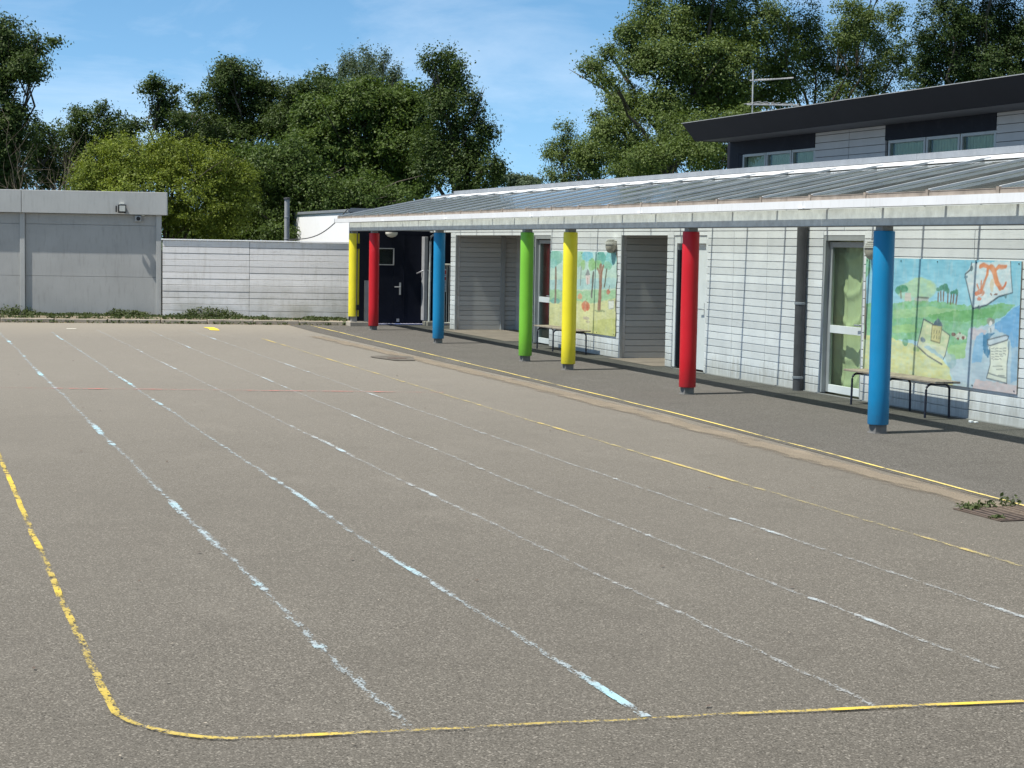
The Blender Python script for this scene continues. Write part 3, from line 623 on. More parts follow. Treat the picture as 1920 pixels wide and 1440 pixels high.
MB().add(a, [tuple(range(24))]).build('damp_patch', worn('damp_dirt', (.115,.103,.085), .3, 6, .8), g)

# ------------------------------------------------------------------ padded columns
def column(loc, mat, label):
    t = thing('padded_column', label, 'column', loc, 'padded columns holding up the glass shelter')
    x, y, _ = loc
    MB().box(x-.065, x+.065, y-.065, y+.065, .30, 2.11).build('post', M['concrete'], t, .004)
    MB().box(x-.066, x+.066, y-.066, y+.066, 0, .298).build('post_foot', M['post'], t, .004)  # lower stretch of the same post, in a darker grey
    pr = [(.085,.0),(.104,.003),(.1075,.012),(.1075,.4),(.1085,.98),(.1075,1.5),(.1075,1.962),(.104,1.972),(.085,1.975)]
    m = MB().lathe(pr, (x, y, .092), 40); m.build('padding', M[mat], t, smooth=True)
    MB().box(x-.08, x+.08, y-.08, y+.08, .001, .012).build('base_plate', M['post'], t, .003)
    return t
column((9.36,15.74,0), 'blue', 'near blue padded column in front of the second bench')
column((9.36,20.42,0), 'red', 'large red padded column in front of the white door')
column((9.36,24.72,0), 'yellow', 'yellow padded column in front of the forest mural')
column((9.34,26.62,0), 'green', 'lime green padded column, the only green one')
column((9.36,31.62,0), 'blue', 'far blue padded column beside the cream gate')
column((9.36,36.50,0), 'red', 'far thin red padded column before the navy entrance doors')
# corner column: padding in two half shells with a strip of steel between them
t = thing('padded_column', 'farthest yellow padded column with a grey gap, on a block at the fence end', 'column', (9.36,38.29,.1), 'padded columns holding up the glass shelter')
MB().box(9.295,9.425,38.225,38.355,.1,2.11).build('post', M['concrete'], t, .004)
for nm, a0, a1 in (('padding',rad(105),rad(283)), ('padding',rad(322),rad(445))):
    pr = [(9.36+.118*math.cos(a0+(a1-a0)*i/14), 38.29+.118*math.sin(a0+(a1-a0)*i/14)) for i in range(15)]
    pr += [(9.36+.088*math.cos(a1-(a1-a0)*i/14), 38.29+.088*math.sin(a1-(a1-a0)*i/14)) for i in range(15)]
    MB().prism(pr, 'z', .22, 2.06).build(nm, M['yellow'], t, smooth=True)
m = MB()
for z in (.42, 1.78): m.box(9.39,9.46,38.155,38.17,z-.06,z+.06)
m.build('strap', M['black'], t)
for x0, x1, y0, lab in ((9.24,9.66,38.10,'pale concrete block under the far yellow column'), (11.08,11.40,38.30,'pale concrete block right of the navy entrance doors')):
    tag(MB().box(x0,x1,y0,y0+.42,.0,.10).build('concrete_block', M['block'], bevel=.01), lab, 'concrete block')

# ------------------------------------------------------------------ glass shelter roof
SL = .212
def roof_z(x): return 2.412 + SL*(x-9.1)
shel = thing('glass_shelter', 'long glass roofed shelter with a white gutter along the school front', 'shelter', (9.36, 24, 0))
RY = [13.352 + 1.1437*k for k in range(-4, 23)]
YA, YB = RY[0], 38.66
gm = MB()
pf = [(9.045,2.298),(9.18,2.298),(9.18,2.378),(9.17,2.378),(9.17,2.312),(9.056,2.312),(9.056,2.372),(9.07,2.372),(9.07,2.382),(9.045,2.382)]
joints = [YA-.3, 12.3, 16.9, 21.33, 25.6, 30.2, 34.6, 38.86]
for a, b in zip(joints[:-1], joints[1:]): gm.prism(pf, 'y', a, b-.006)
gm.build('gutter', M['white_metal'], shel)
MB().box(9.03,9.203,38.855,38.868,2.294,2.385).build('gutter_end', M['white_metal'], shel)
MB().box(9.28,9.42,YA-.3,38.42,2.1195,2.296).build('beam', M['galv'], shel)
MB().box(9.274,9.426,YA-.3,38.42,2.11,2.119).build('beam_flange', M['flange'], shel)
for y in joints[1:-1]: MB().box(9.02,9.044,y-.05,y+.10,2.296,2.304).build('gutter_clip', M['white_metal'], shel)
XT = 11.22
for k, y in enumerate(RY + [YB-.03]):
    r = MB().prism([(9.10,roof_z(9.1)-.075),(XT+.10,roof_z(XT+.10)-.075),(XT+.10,roof_z(XT+.10)+.004),(9.10,roof_z(9.1)+.004)], 'y', y-.017, y+.017).build('rafter', M['galv_dark'], shel)
    x0, x1 = 9.085, XT+.06
    MB().prism([(x0,roof_z(x0)+.019),(x1,roof_z(x1)+.024),(x1,roof_z(x1)+.050),(x0,roof_z(x0)+.044)], 'y', y-.018, y+.018).build('glazing_bar', M['rafter'], r)  # bar top paler, rafter side darker: sun and shade put into their colours
    MB().box(9.058,9.083,y-.022,y+.022,2.352,2.444).build('glazing_bracket', M['eave'], r)
ys = RY + [YB-.03]
for a, b in zip(ys[:-1], ys[1:]):
    m = MB().prism([(9.095,roof_z(9.095)+.006),(XT,roof_z(XT)+.006),(XT,roof_z(XT)+.014),(9.095,roof_z(9.095)+.014)], 'y', a+.019, b-.019)
    p = m.build('glass_panel', M['roofglass'], shel)
    MB().box(9.066,9.093,a+.026,b-.026,2.375,2.424).box(9.062,9.10,a+.026,b-.026,2.4255,2.4315).build('eave_trim', M['eave'], p)
fl = [(XT-.03,roof_z(XT)+.018),(11.79,2.974),(11.79,2.983),(XT-.03,roof_z(XT)+.026)]
for a, b in zip([YA-.2,13.9,18.1,22.6,27.0,31.4,35.3],[13.9,18.1,22.6,27.0,31.4,35.3,38.68]): MB().prism(fl, 'y', a, b-.006).build('flashing', M['flash'], shel)
m = MB().prism([(9.09,roof_z(9.09)-.03),(11.8,roof_z(11.8)-.03),(11.8,roof_z(11.8)+.05),(9.09,roof_z(9.09)+.05)], 'y', 38.665, 38.69); m.build('end_trim', M['zinc'], shel)
MB().box(9.43,11.2,38.30,38.38,2.14,2.26).build('end_beam', M['galv_dark'], shel)

# ------------------------------------------------------------------ low school building
sch = thing('school_building', 'low white boarded school building behind the glass shelter', 'school building', (11.2, 24, 0))
PITCH = .1055
def boards(z0, z1, x=11.2):
    """profile of lapped boards with shadow grooves, as (x,z)"""
    pts = []; k0 = int(round(z0/PITCH)); k1 = int(round(z1/PITCH))
    for k in range(k0, k1):
        a, b = k*PITCH, (k+1)*PITCH
        pts += [(x+.022,a), (x+.022,a+.0085), (x+.001,a+.0105), (x-.001,a+.013), (x-.001,b-.003), (x+.004,b-.0006)]
    return pts + [(x+.10,k1*PITCH), (x+.10,k0*PITCH)]
def clad(y0, y1, z0=0, z1=20*PITCH, name='wall_cladding', mat='cladding'):
    return MB().prism(boards(z0, z1), 'y', y0, y1).build(name, M[mat], sch)
segs = [(9.0,13.2),(13.21,16.9),(16.91,19.29),(20.34,21.9),(21.906,22.95),(22.956,23.86),(25.07,25.3),(27.2,28.6),(28.606,30.60),(31.56,32.2),(36.6,36.95)]
for a, b in segs: clad(a, b)
cl = 20*PITCH
for a, b in ((9.0,14.3),(14.31,19.8),(19.81,25.2),(25.21,30.5),(30.51,38.6)): clad(a, b, cl, 27*PITCH, 'upper_cladding', 'lintel')
MB().box(11.203,11.30,25.302,27.198,2.055,2.109).build('lintel', M['lintel'], sch); MB().box(11.203,11.30,32.202,36.598,2.055,2.109).build('lintel', M['lintel'], sch)
for a, b in ((19.292,20.338),(30.602,31.558),(23.862,25.068)): MB().box(11.205,11.30,a,b,2.055,2.109).build('door_head', M['lintel'], sch)
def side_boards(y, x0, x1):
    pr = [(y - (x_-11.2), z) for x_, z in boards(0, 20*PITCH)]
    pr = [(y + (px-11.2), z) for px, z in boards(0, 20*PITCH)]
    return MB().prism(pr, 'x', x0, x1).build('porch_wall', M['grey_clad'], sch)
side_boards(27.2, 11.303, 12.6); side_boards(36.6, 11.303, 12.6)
MB().box(11.197,11.243,27.165,27.198,.0,2.05).build('corner_trim', M['alu'], sch); MB().box(11.197,11.243,36.56,36.598,.0,2.05).build('corner_trim', M['alu'], sch)
MB().box(12.24,12.32,36.53,36.595,.0,2.08).build('porch_jamb', M['alu'], sch)
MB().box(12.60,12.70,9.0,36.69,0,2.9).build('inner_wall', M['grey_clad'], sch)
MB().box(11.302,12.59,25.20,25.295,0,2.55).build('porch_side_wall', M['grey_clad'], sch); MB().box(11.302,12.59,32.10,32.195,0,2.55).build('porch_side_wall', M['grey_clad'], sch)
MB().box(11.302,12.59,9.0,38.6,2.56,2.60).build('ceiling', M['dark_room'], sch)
MB().box(11.302,11.9,9.0,38.6,2.62,2.86).build('roof_edge', M['white_metal'], sch)
MB().box(11.80,14.0,9.0,38.70,2.90,2.985).build('roof', M['zinc'], sch)
pr = MB()
for a, b in zip([9,14.6,19.1,24.0,28.9,33.5],[14.595,19.095,23.995,28.895,33.495,38.70]): pr.prism([(11.795,2.985),(11.90,2.985),(11.90,3.055),(11.775,3.068),(11.775,2.99)], 'y', a, b)
pr.build('parapet_coping', M['zinc'], sch)

def glazed_door(y0, y1, dark, label_mat):
    """frame fills the opening y0..y1; two panes with a rail between"""
    f = MB(); x0, x1 = 11.27, 11.32
    f.box(x0-.06,x1,y1-.045,y1-.002,.02,2.052).box(x0-.06,x1,y0+.002,y0+.045,.02,2.052).box(x0-.06,x1,y0+.047,y1-.047,1.985,2.052)
    d = f.build('glazed_door', M['alu'], sch, .003)
    a, b = y0+.05, y1-.05
    MB().box(x0,x1-.01,a,a+.07,.03,1.97).box(x0,x1-.01,b-.07,b,.03,1.97).box(x0,x1-.01,a+.072,b-.072,1.90,1.97).build('leaf', M['alu'], d, .003)
    MB().box(x0-.004,x1-.01,a+.072,b-.072,.80,.90).build('rail', M['white_frame'], d, .003); MB().box(x0-.004,x1-.01,a+.072,b-.072,.03,.13).build('rail', M['white_frame'], d, .003)
    MB().box(x0+.018,x0+.024,a+.072,b-.072,.132,.798).build('lower_pane', M['pane'], d); MB().box(x0+.018,x0+.024,a+.072,b-.072,.902,1.898).build('upper_pane', M['pane'], d)
    MB().tube([(x0-.004,a+.04,.93),(x0-.05,a+.04,.93),(x0-.055,a+.16,.93)], .011, 8).box(x0-.008,x0-.001,a+.018,a+.062,.84,1.02).build('handle', M['chrome'], d)
    return d
glazed_door(19.29, 20.34, False, None); glazed_door(30.60, 31.50, True, None)
MB().box(11.22,11.30,31.502,31.558,.02,1.83).build('rubber_strip', M['rubber'], sch)
# white door beside the red column
f = MB().box(11.22,11.32,24.99,25.068,.02,2.052).box(11.22,11.32,23.862,23.93,.02,2.052).box(11.22,11.32,23.932,24.988,1.93,2.052)
d = f.build('white_door', M['white_frame'], sch, .003)
MB().box(11.275,11.31,23.935,24.88,.03,1.925).build('leaf', M['white_frame'], d, .004)
MB().box(11.235,11.30,24.885,24.985,.03,1.83).build('rubber_strip', M['rubber'], d)
MB().tube([(11.275,24.03,.95),(11.22,24.03,.95),(11.215,24.15,.95)], .011, 8).box(11.266,11.274,24.01,24.05,.86,1.04).build('handle', M['chrome'], d)
m = MB().tube([(11.12,20.77,.0),(11.12,20.77,2.62)], .066, 16); dp = m.build('downpipe', M['pipe'], sch, smooth=True)
m = MB()
for z in (1.14, .16): m.lathe([(.068,0),(.074,.004),(.074,.03),(.068,.034)], (11.12,20.77,z), 16)
m.build('bracket', M['zinc'], dp)
MB().box(11.17,11.195,9.2,25.0,.0,.012).build('wall_foot', M['concrete'], sch)

# curtain behind the near glazed door: gathered cloth with a sagging top
def curtain():
    ny, nz = 90, 110; y0, y1, z0, z1 = 19.40, 20.95, .04, 2.03; vs = []
    for j in range(nz+1):
        for i in range(ny+1):
            u, v = i/ny, j/nz; y = y0+(y1-y0)*u; z = z0+(z1-z0)*v
            f = .020*math.sin(u*math.pi*8+.6*math.sin(v*4)) + .008*math.sin(u*math.pi*21+1.3*v)
            c = abs(u-.42)/.30
            for k, (zc, dp, am) in enumerate(((1.97,.22,.035),(1.70,.42,.022),(1.38,.50,.020),(.80,.34,.018),(.52,.40,.018))):
                if c < 1:
                    sag = zc - dp*(1-c**2)
                    f -= am*math.exp(-((z-sag)/.055)**2)*(1-c**3)
            vs.append((11.47 + f, y, z))
    fs = [(j*(ny+1)+i, j*(ny+1)+i+1, (j+1)*(ny+1)+i+1, (j+1)*(ny+1)+i) for j in range(nz) for i in range(ny)]
    return tag(MB().add(vs, fs).build('curtain', M['curtain'], smooth=True), 'yellow green draped curtain hanging behind the glazed door', 'curtain')
curtain()
# round wall lamps with louvred hood
for y, lab in ((27.46,'round beige wall lamp above the right end of the forest mural'), (18.97,'round beige wall lamp half hidden behind the near blue column')):
    t = thing('wall_lamp', lab, 'wall lamp', (11.1,y,1.88), 'round wall lamps on the white boards')
    pr = [(.02,-.125),(.06,-.115),(.095,-.08),(.112,-.03),(.112,.03),(.095,.075),(.06,.10),(.02,.108)]
    MB().lathe(pr, (11.12,y,1.88), 24, (.75,1,1)).build('casing', M['lamp_beige'], t, smooth=True)
    m = MB()
    for i in range(4): m.lathe([(.10-.008*i,0),(.122-.010*i,.002),(.122-.010*i,.012),(.10-.008*i,.014)], (11.115,y,1.90+i*.024), 24, (.78,1,1))
    m.build('louvre', M['lamp_white'], t, smooth=True)
    MB().box(11.16,11.198,y-.07,y+.07,1.80,1.96).build('back_plate', M['lamp_beige'], t)

# ------------------------------------------------------------------ benches
def bench(yc, xc, label):
    t = thing('bench', label, 'bench', (xc,yc,0), 'low wooden benches along the wall')
    m = MB()
    for i, (a, b) in enumerate(((-.155,-.058),(-.05,.05),(.058,.155))): m.box(xc+a,xc+b,yc-1.03,yc+1.03,.402,.425)
    m.build('seat', M['wood'], t, .004)
    for dy in (-.82, 0, .82):
        r = .06; p = [(xc-.155,yc+dy,0),(xc-.15,yc+dy,.38-r)] + [(xc-.15+r*(1-math.cos(a)), yc+dy, .38-r+r*math.sin(a)) for a in (.4,.8,1.2,1.57)]
        p += [(2*xc-x, y, z) for x, y, z in p[::-1]]
        MB().tube(p, .0135, 10).build('leg_frame', M['navy_steel'], t, smooth=True)
    MB().box(xc-.012,xc+.012,yc-.98,yc+.98,.388,.401).build('stretcher', M['navy_steel'], t)
    return t
bench(17.92, 10.92, 'wooden bench with dark tube legs under the dragon mural')
bench(29.05, 10.86, 'wooden bench with thin tube legs under the forest mural')
tag(MB().box(10.97,11.0,16.50,16.55,.006,.03).box(11.005,11.04,16.46,16.51,.006,.022).build('paper_scrap', M['paper'], bevel=.004), 'white scrap of paper at the foot of the wall under the dragon mural', 'paper')
# ------------------------------------------------------------------ painted murals (flat paintings on boards fixed to the wall)
def lin(c):
    c = np.asarray(c, float)/255; return np.where(c < .04045, c/12.92, ((c+.055)/1.055)**2.4)
def smooth_noise(h, w, cell, rng, stretch=1):
    a = rng.random((int(h/cell)+3, int(w/(cell*stretch))+3)); y = np.arange(h)/cell; x = np.arange(w)/(cell*stretch)
    i, j = y.astype(int), x.astype(int); fy = (y-i)[:, None]; fx = (x-j)[None]; fy = fy*fy*(3-2*fy); fx = fx*fx*(3-2*fx)
    A = a[i][:, j]; B = a[i][:, j+1]; Cc = a[i+1][:, j]; D = a[i+1][:, j+1]
    return A*(1-fy)*(1-fx) + B*(1-fy)*fx + Cc*fy*(1-fx) + D*fy*fx
def paint(shapes, W, H, v0, top, bottom, rng):
    vv, uu = np.mgrid[0:H, 0:W].astype(float); vv += v0
    dx = (smooth_noise(H, W, 7, rng)-.5)*5; dy = (smooth_noise(H, W, 7, rng)-.5)*5
    U = uu+dx*.5; V = vv+dy*.5
    t = ((vv-v0)/H)[..., None]; img = np.array(bottom, float)*(1-t) + np.array(top, float)*t
    def blend(mask, col, soft):
        n = smooth_noise(H, W, 4, rng, 2)*.6 + smooth_noise(H, W, 2, rng)*.4
        a = (mask*(1-soft*n))[..., None]; img[:] = img*(1-a) + np.array(col, float)*a
    for s in shapes:
        if s[0] == 'e':
            x, y, rx, ry = [float(q) for q in s[2].split(',')]
            rx = max(rx, .9); ry = max(ry, .9)
            d = ((U-x)/rx)**2 + ((V-y)/ry)**2; big = rx > 6
            blend(np.clip((1.15-d)*4, 0, 1) if big else np.clip((1.25-d)*3, 0, 1), s[1], .55 if big else .15)
        elif s[0] == 'p':
            P = [tuple(map(float, q.split(','))) for q in s[2].split()]; ins = np.zeros_like(U, bool)
            for (x0, y0), (x1, y1) in zip(P, P[1:]+P[:1]):
                if y0 != y1: ins ^= ((y0 > V) != (y1 > V)) & (U < (x1-x0)*(V-y0)/(y1-y0)+x0)
            big = len(P) > 4 and max(p[0] for p in P)-min(p[0] for p in P) > 60
            blend(ins.astype(float), s[1], .5 if big else .22)
        else:
            P = [tuple(map(float, q.split(','))) for q in s[2].split()]; w = s[3]; m = np.zeros_like(U)
            X, Y = (U, V) if w > 2.5 else (uu, vv)
            for (x0, y0), (x1, y1) in zip(P[:-1], P[1:]):
                L2 = (x1-x0)**2+(y1-y0)**2+1e-6; k = np.clip(((X-x0)*(x1-x0)+(Y-y0)*(y1-y0))/L2, 0, 1)
                m = np.maximum(m, np.clip(w*.5+.6-np.hypot(X-x0-k*(x1-x0), Y-y0-k*(y1-y0)), 0, 1))
            blend(m, s[1], .15)
    br = (smooth_noise(H, W, 2, rng, 4)-.5)*26 + (smooth_noise(H, W, 9, rng, 2)-.5)*22
    return np.clip(img + br[..., None]*np.array([1, .9, .8]), 0, 255)
def mural(name, label, y_left, z0, W, H, img, wavy=None):
    t = thing(name, label, 'mural', (11.19, y_left-W/200, z0))
    vs = []; cols = []; L = lin(img*.80+50)*.90
    for j in range(H):
        for i in range(W):
            y = y_left - i/100
            if wavy and i == W-1: y -= .018*math.sin(j*.075) + .008*math.sin(j*.21)
            vs.append((11.180, y, z0+j/100)); cols.append((*L[j, i], 1))
    fs = [(j*W+i, (j+1)*W+i, (j+1)*W+i+1, j*W+i+1) for j in range(H-1) for i in range(W-1)]
    o = MB().add(vs, fs).build('painting', M['mural'], t)
    ca = o.data.color_attributes.new('paint', 'FLOAT_COLOR', 'POINT'); ca.data.foreach_set('color', np.array(cols, np.float32).ravel())
    MB().box(11.183,11.197,y_left-(W-1)/100+.004,y_left-.004,z0+.003,z0+(H-1)/100-.003).build('panel', M['ply'], t)
    m = MB()
    for k in range(5):
        for z in (z0+.03, z0+H/100-.04): m.box(11.172,11.1795,y_left-.03-k*(W-8)/400-.006,y_left-.03-k*(W-8)/400+.006,z-.006,z+.006)
    m.build('screw', M['navy_steel'], t)
mural('mural', 'painted mural with orange dragon, castle, green hills and mermaid scroll, behind the near bench', 19.21, .36, 323, 143, paint(MUR2, 323, 143, 3, (120,200,228), (196,226,232), RNG))
mural('mural', 'painted forest mural with tree trunks and orange pumpkins, behind the yellow column', 30.56, .36, 323, 142, paint(MUR1, 323, 142, 0, (190,232,232), (222,214,140), RNG), True)

# ------------------------------------------------------------------ far end: navy entrance, gate, fence, annex, white building
en = thing('entrance_block', 'dark navy entrance block with double doors at the far end of the shelter', 'entrance', (10.7,39.2,0))
m = MB().prism([(9.50,0),(10.06,0),(10.06,2.06),(11.42,2.06),(11.42,0),(14.0,0),(14.0,2.55),(9.50,2.55)], 'y', 39.2, 39.32); m.build('front_wall', M['navy'], en)
MB().prism([(10.06,39.322),(14.0,39.322),(14.0,41.9),(10.7,41.9)], 'z', 0, 2.55).build('back_room', M['navy'], en)
MB().prism([(9.48,39.18),(14.02,39.18),(14.02,41.95),(10.75,41.95),(9.6,39.34)], 'z', 2.553, 2.64).build('flat_roof', M['zinc'], en)
for nm, x0, x1 in (('door',10.065,10.745),('door',10.755,11.415)):
    m = MB()
    if x0 < 10.5:
        m.box(x0,10.09,39.165,39.215,.02,2.05).box(10.50,x1,39.165,39.215,.02,2.05).box(10.092,10.498,39.165,39.215,.02,1.36).box(10.092,10.498,39.165,39.215,1.74,2.05)
    else: m.box(x0,x1,39.165,39.215,.02,2.05)
    d = m.build(nm, M['navy'], en)
    if x0 < 10.5:
        w = MB().box(10.075,10.10,39.15,39.164,1.355,1.745).box(10.49,10.515,39.15,39.164,1.355,1.745).box(10.102,10.488,39.15,39.164,1.355,1.375).box(10.102,10.488,39.15,39.164,1.725,1.745).build('window_frame', M['alu'], d)
        MB().box(10.095,10.495,39.19,39.196,1.362,1.738).build('window_pane', M['pane'], d)
        MB().box(10.642,10.682,39.152,39.163,.68,.96).tube([(10.662,39.16,.86),(10.662,39.11,.86),(10.52,39.105,.86)], .013, 8).build('handle', M['chrome'], d)
        MB().box(10.59,10.65,39.152,39.163,.06,.13).build('bolt', M['alu'], d)
MB().box(10.742,10.758,39.155,39.164,.02,2.05).build('cover_strip', M['navy'], en)
tag(MB().tube([(11.06,39.18,1.17),(11.10,39.08,1.205),(11.18,39.0,1.25),(11.27,38.98,1.255),(11.36,39.05,1.235),(11.40,39.18,1.22)], .017, 8).build('grab_bar', M['chrome'], smooth=True), 'pale bent metal bar on the navy wall left of the far blue column', 'bar')
tag(MB().box(11.165,11.25,38.92,39.15,.101,2.02).build('wing_panel', M['galv_dark'], bevel=.005), 'grey upright panel standing on the block beside the far blue column', 'panel')
tag(MB().box(9.60,9.70,38.22,38.30,.101,1.02).build('short_post', M['galv_dark'], bevel=.006), 'short grey post on the block beside the farthest yellow column', 'post')
m = MB().lathe([(.02,-.07),(.09,-.05),(.13,-.01),(.14,.02),(.14,.05)], (10.42,39.06,2.06), 20)
tag(m.build('ceiling_lamp', M['lens'], smooth=True), 'pale oval lamp under the shelter above the navy doors', 'lamp')
tag(MB().tube([(11.30,38.35,2.06),(11.20,38.35,2.055),(11.15,38.35,2.02),(11.14,38.35,1.9),(11.13,38.35,.102)], .026, 10).build('drain_pipe', M['galv'], smooth=True), 'thin pale pipe with an elbow beside the top of the far blue column', 'pipe')
mt = MB().box(9.86,11.75,38.86,39.14,.006,.022); dm = thing('doormat', 'pale and blue patterned doormat before the navy entrance doors', 'doormat', (10.8,39,0))
mt.build('base', M['mat_blue'], dm); m = MB()
for i in range(26):
    x = 9.9 + i*.07
    if i not in (9, 10): m.lathe([(.024,.0),(.026,.004),(.01,.006)], (x, 38.90+.03*(i % 2), .022), 8).lathe([(.024,.0),(.026,.004),(.01,.006)], (x, 39.04+.03*(i % 2), .022), 8)
m.build('pattern', M['mat_pale'], dm)

gt = thing('gate', 'cream metal gate with a small sign, beside the far blue column', 'gate', (11.3,37.75,0))
m = MB()
for x in (11.22, 11.43): m.tube([(x,37.62,0),(x,37.62,1.42)], .024, 10)
m.tube([(11.17,37.62,1.40),(11.56,37.62,1.40)], .026, 10).tube([(11.19,37.62,.10),(11.56,37.62,.10)], .026, 10)
m.build('frame', M['gate'], gt, smooth=True)
m = MB()
for x in (11.27, 11.32, 11.375, 11.48, 11.53): m.tube([(x,37.62,.11),(x,37.62,1.39)], .012, 8)
m.build('bar', M['gate'], gt, smooth=True)
MB().box(11.50,11.62,37.55,37.60,1.16,1.43).build('latch_box', M['gate'], gt, .006)
s = MB().box(11.215,11.295,37.585,37.594,.80,1.30).build('sign', M['sign_white'], gt)
MB().box(11.222,11.288,37.580,37.5845,1.19,1.28).build('red_print', M['sign_red'], s); MB().box(11.222,11.288,37.580,37.5845,1.06,1.13).build('red_print', M['sign_red'], s)
m = MB()
for z in (1.16,1.03,1.0,.97,.92,.88,.84): m.box(11.226,11.283,37.580,37.5845,z,z+.012)
m.build('dark_print', M['black'], s)

fe = thing('fence', 'grey white fence of horizontal boards between the annex and the far yellow column', 'fence', (7.5,40.2,.08))
ang = math.atan2(-.24, 1); 
def board_panel(a, b, z0, n, p):
    m = MB()
    for i in range(n):
        h0 = z0+i*p+.003; h1 = z0+(i+1)*p-.006; j = random.uniform(-.004,.004)
        m.box(a, b, 40.72+j, 40.745+j, h0, h1)
    m.rot((5.47,40.72), ang); return m
L = 4.25
board_panel(5.47, 7.43, .10, 12, .145).build('board_panel', M['fence'], fe, .003); board_panel(7.438, 5.47+L, .10, 12, .145).build('board_panel', M['fence'], fe, .003)
MB().box(5.475,5.47+L,40.748,40.756,.10,1.835).rot((5.47,40.72), ang).build('added_backing', M['rubber'], fe)  # dark sheet added behind the boards so no bright gaps show
m = MB().box(5.44,5.47+L+.03,40.69,40.78,1.842,1.87); m.rot((5.47,40.72), ang); m.build('capping', M['flash'], fe, .004)
for a in (5.6, 7.43, 5.47+L-.1): MB().box(a-.05,a+.05,40.758,40.85,.05,1.83).rot((5.47,40.72), ang).build('post', M['fence'], fe)
MB().box(5.47+L+.002,5.47+L+.05,40.66,40.80,.09,1.86).rot((5.47,40.72), ang).build('end_board', M['alu'], fe, .003)

an = thing('annex', 'low grey annex with a wide flat fascia at the far left of the playground', 'building', (3.5,41.5,.08))
AA = math.atan2(-.235, 1); O = (5.49, 41.0)
def ab(x0,x1,y0,y1,z0,z1): return MB().box(x0,x1,y0,y1,z0,z1).rot(O, AA)
MB().prism([(-8,44.22),(5.485,41.045),(5.5,47),(-8,49)], 'z', .05, 2.406).build('wall', M['annex_low'], an)
for a, b in ((-7.9,-.62),(-.5,2.30),(2.42,5.36)):
    m = MB()
    for z0, z1 in ((.06,.972),(.98,2.155),(2.163,2.40)): m.box(a,b,41.02,41.038,z0,z1)
    m.rot(O, AA).build('wall_panel', M['annex_low'], an, .003)
for a, b in ((-.615,-.505),(2.305,2.415),(5.365,5.48)): ab(a,b,40.965,41.036,.05,2.405).build('pilaster', M['annex'], an, .006)
for a, b in ((-8.1,-.56),(-.55,2.355),(2.365,5.62)): ab(a,b,40.86,41.02,2.408,2.925).build('fascia', M['annex'], an, .008)
MB().prism([(-8.1,44.235),(5.60,41.01),(5.6,47.1),(-8.1,49.1)], 'z', 2.41, 2.90).build('roof', M['annex'], an)
m = MB()
for i in range(46):
    x = random.uniform(-1,5.2); m.lathe([(.001,-.01),(.012+random.random()*.03,.004),(.001,.012+random.random()*.03)], (x,40.95+random.uniform(-.03,.05),2.93), 6)
m.rot(O, AA).build('roof_moss', M['rubber'], an)
fd = thing('floodlight', 'black square floodlight with a pale lens on the annex fascia', 'floodlight', (4.58,41.05,2.53))
MB().box(4.50,4.68,40.94,41.01,2.44,2.63).build('housing', M['black'], fd, .008); MB().box(4.525,4.655,40.93,40.939,2.475,2.605).build('lens', M['lens'], fd)
MB().box(4.54,4.64,40.99,41.07,2.632,2.66).build('bracket', M['lens'], fd, .004); MB().box(4.45,4.475,41.0,41.06,2.46,2.60).build('clamp', M['black'], fd)
sp = thing('siren_box', 'small grey siren box under the annex fascia below the floodlight', 'siren', (4.95,41.05,2.32))
MB().box(4.89,5.03,41.03,41.125,2.255,2.385).build('case', M['alu'], sp, .006); m = MB().lathe([(.01,0),(.045,0),(.045,.012),(.01,.012)], (0,0,0), 18); m.v = [(4.96+x, 41.028-z, 2.318+y) for x, y, z in m.v]; m.build('grille', M['black'], sp)
MB().box(5.04,5.10,41.03,41.07,2.385,2.402).build('bracket', M['lens'], sp)

wb = thing('white_building', 'low white rendered building seen over the fence beside the flue', 'building', (11,46,0))
MB().box(10.2,16,42.28,49.5,-.02,2.60).build('wall', M['render'], wb); MB().box(10.16,16.04,42.24,49.55,2.602,2.67).build('roof_edge', M['zinc'], wb, .006)
fl = thing('flue_pipe', 'grey metal flue pipe with a cap rising behind the fence', 'flue', (8.6,42,0))
MB().tube([(8.6,42,0),(8.6,42,2.87)], .062, 16).build('pipe', M['galv_dark'], fl, smooth=True); MB().lathe([(.03,0),(.085,.01),(.085,.04),(.03,.05)], (8.6,42,2.86), 16).build('cap', M['pipe'], fl, smooth=True)
m = MB()
for z in (1.9, 2.42): m.lathe([(.063,0),(.068,.005),(.068,.03),(.063,.035)], (8.6,42,z), 16)
m.build('collar', M['zinc'], fl)
cb = [(9.45+(8.62-9.45)*t, 39.3+(41.95-39.3)*t, 2.62+(1.90-2.62)*t - .30*math.sin(math.pi*t)*(1-.35*t)) for t in [i/14 for i in range(15)]]
tag(MB().tube(cb, .012, 6).build('cable', M['pipe'], smooth=True), 'dark sagging cable from the shelter roof to the flue pipe', 'cable')

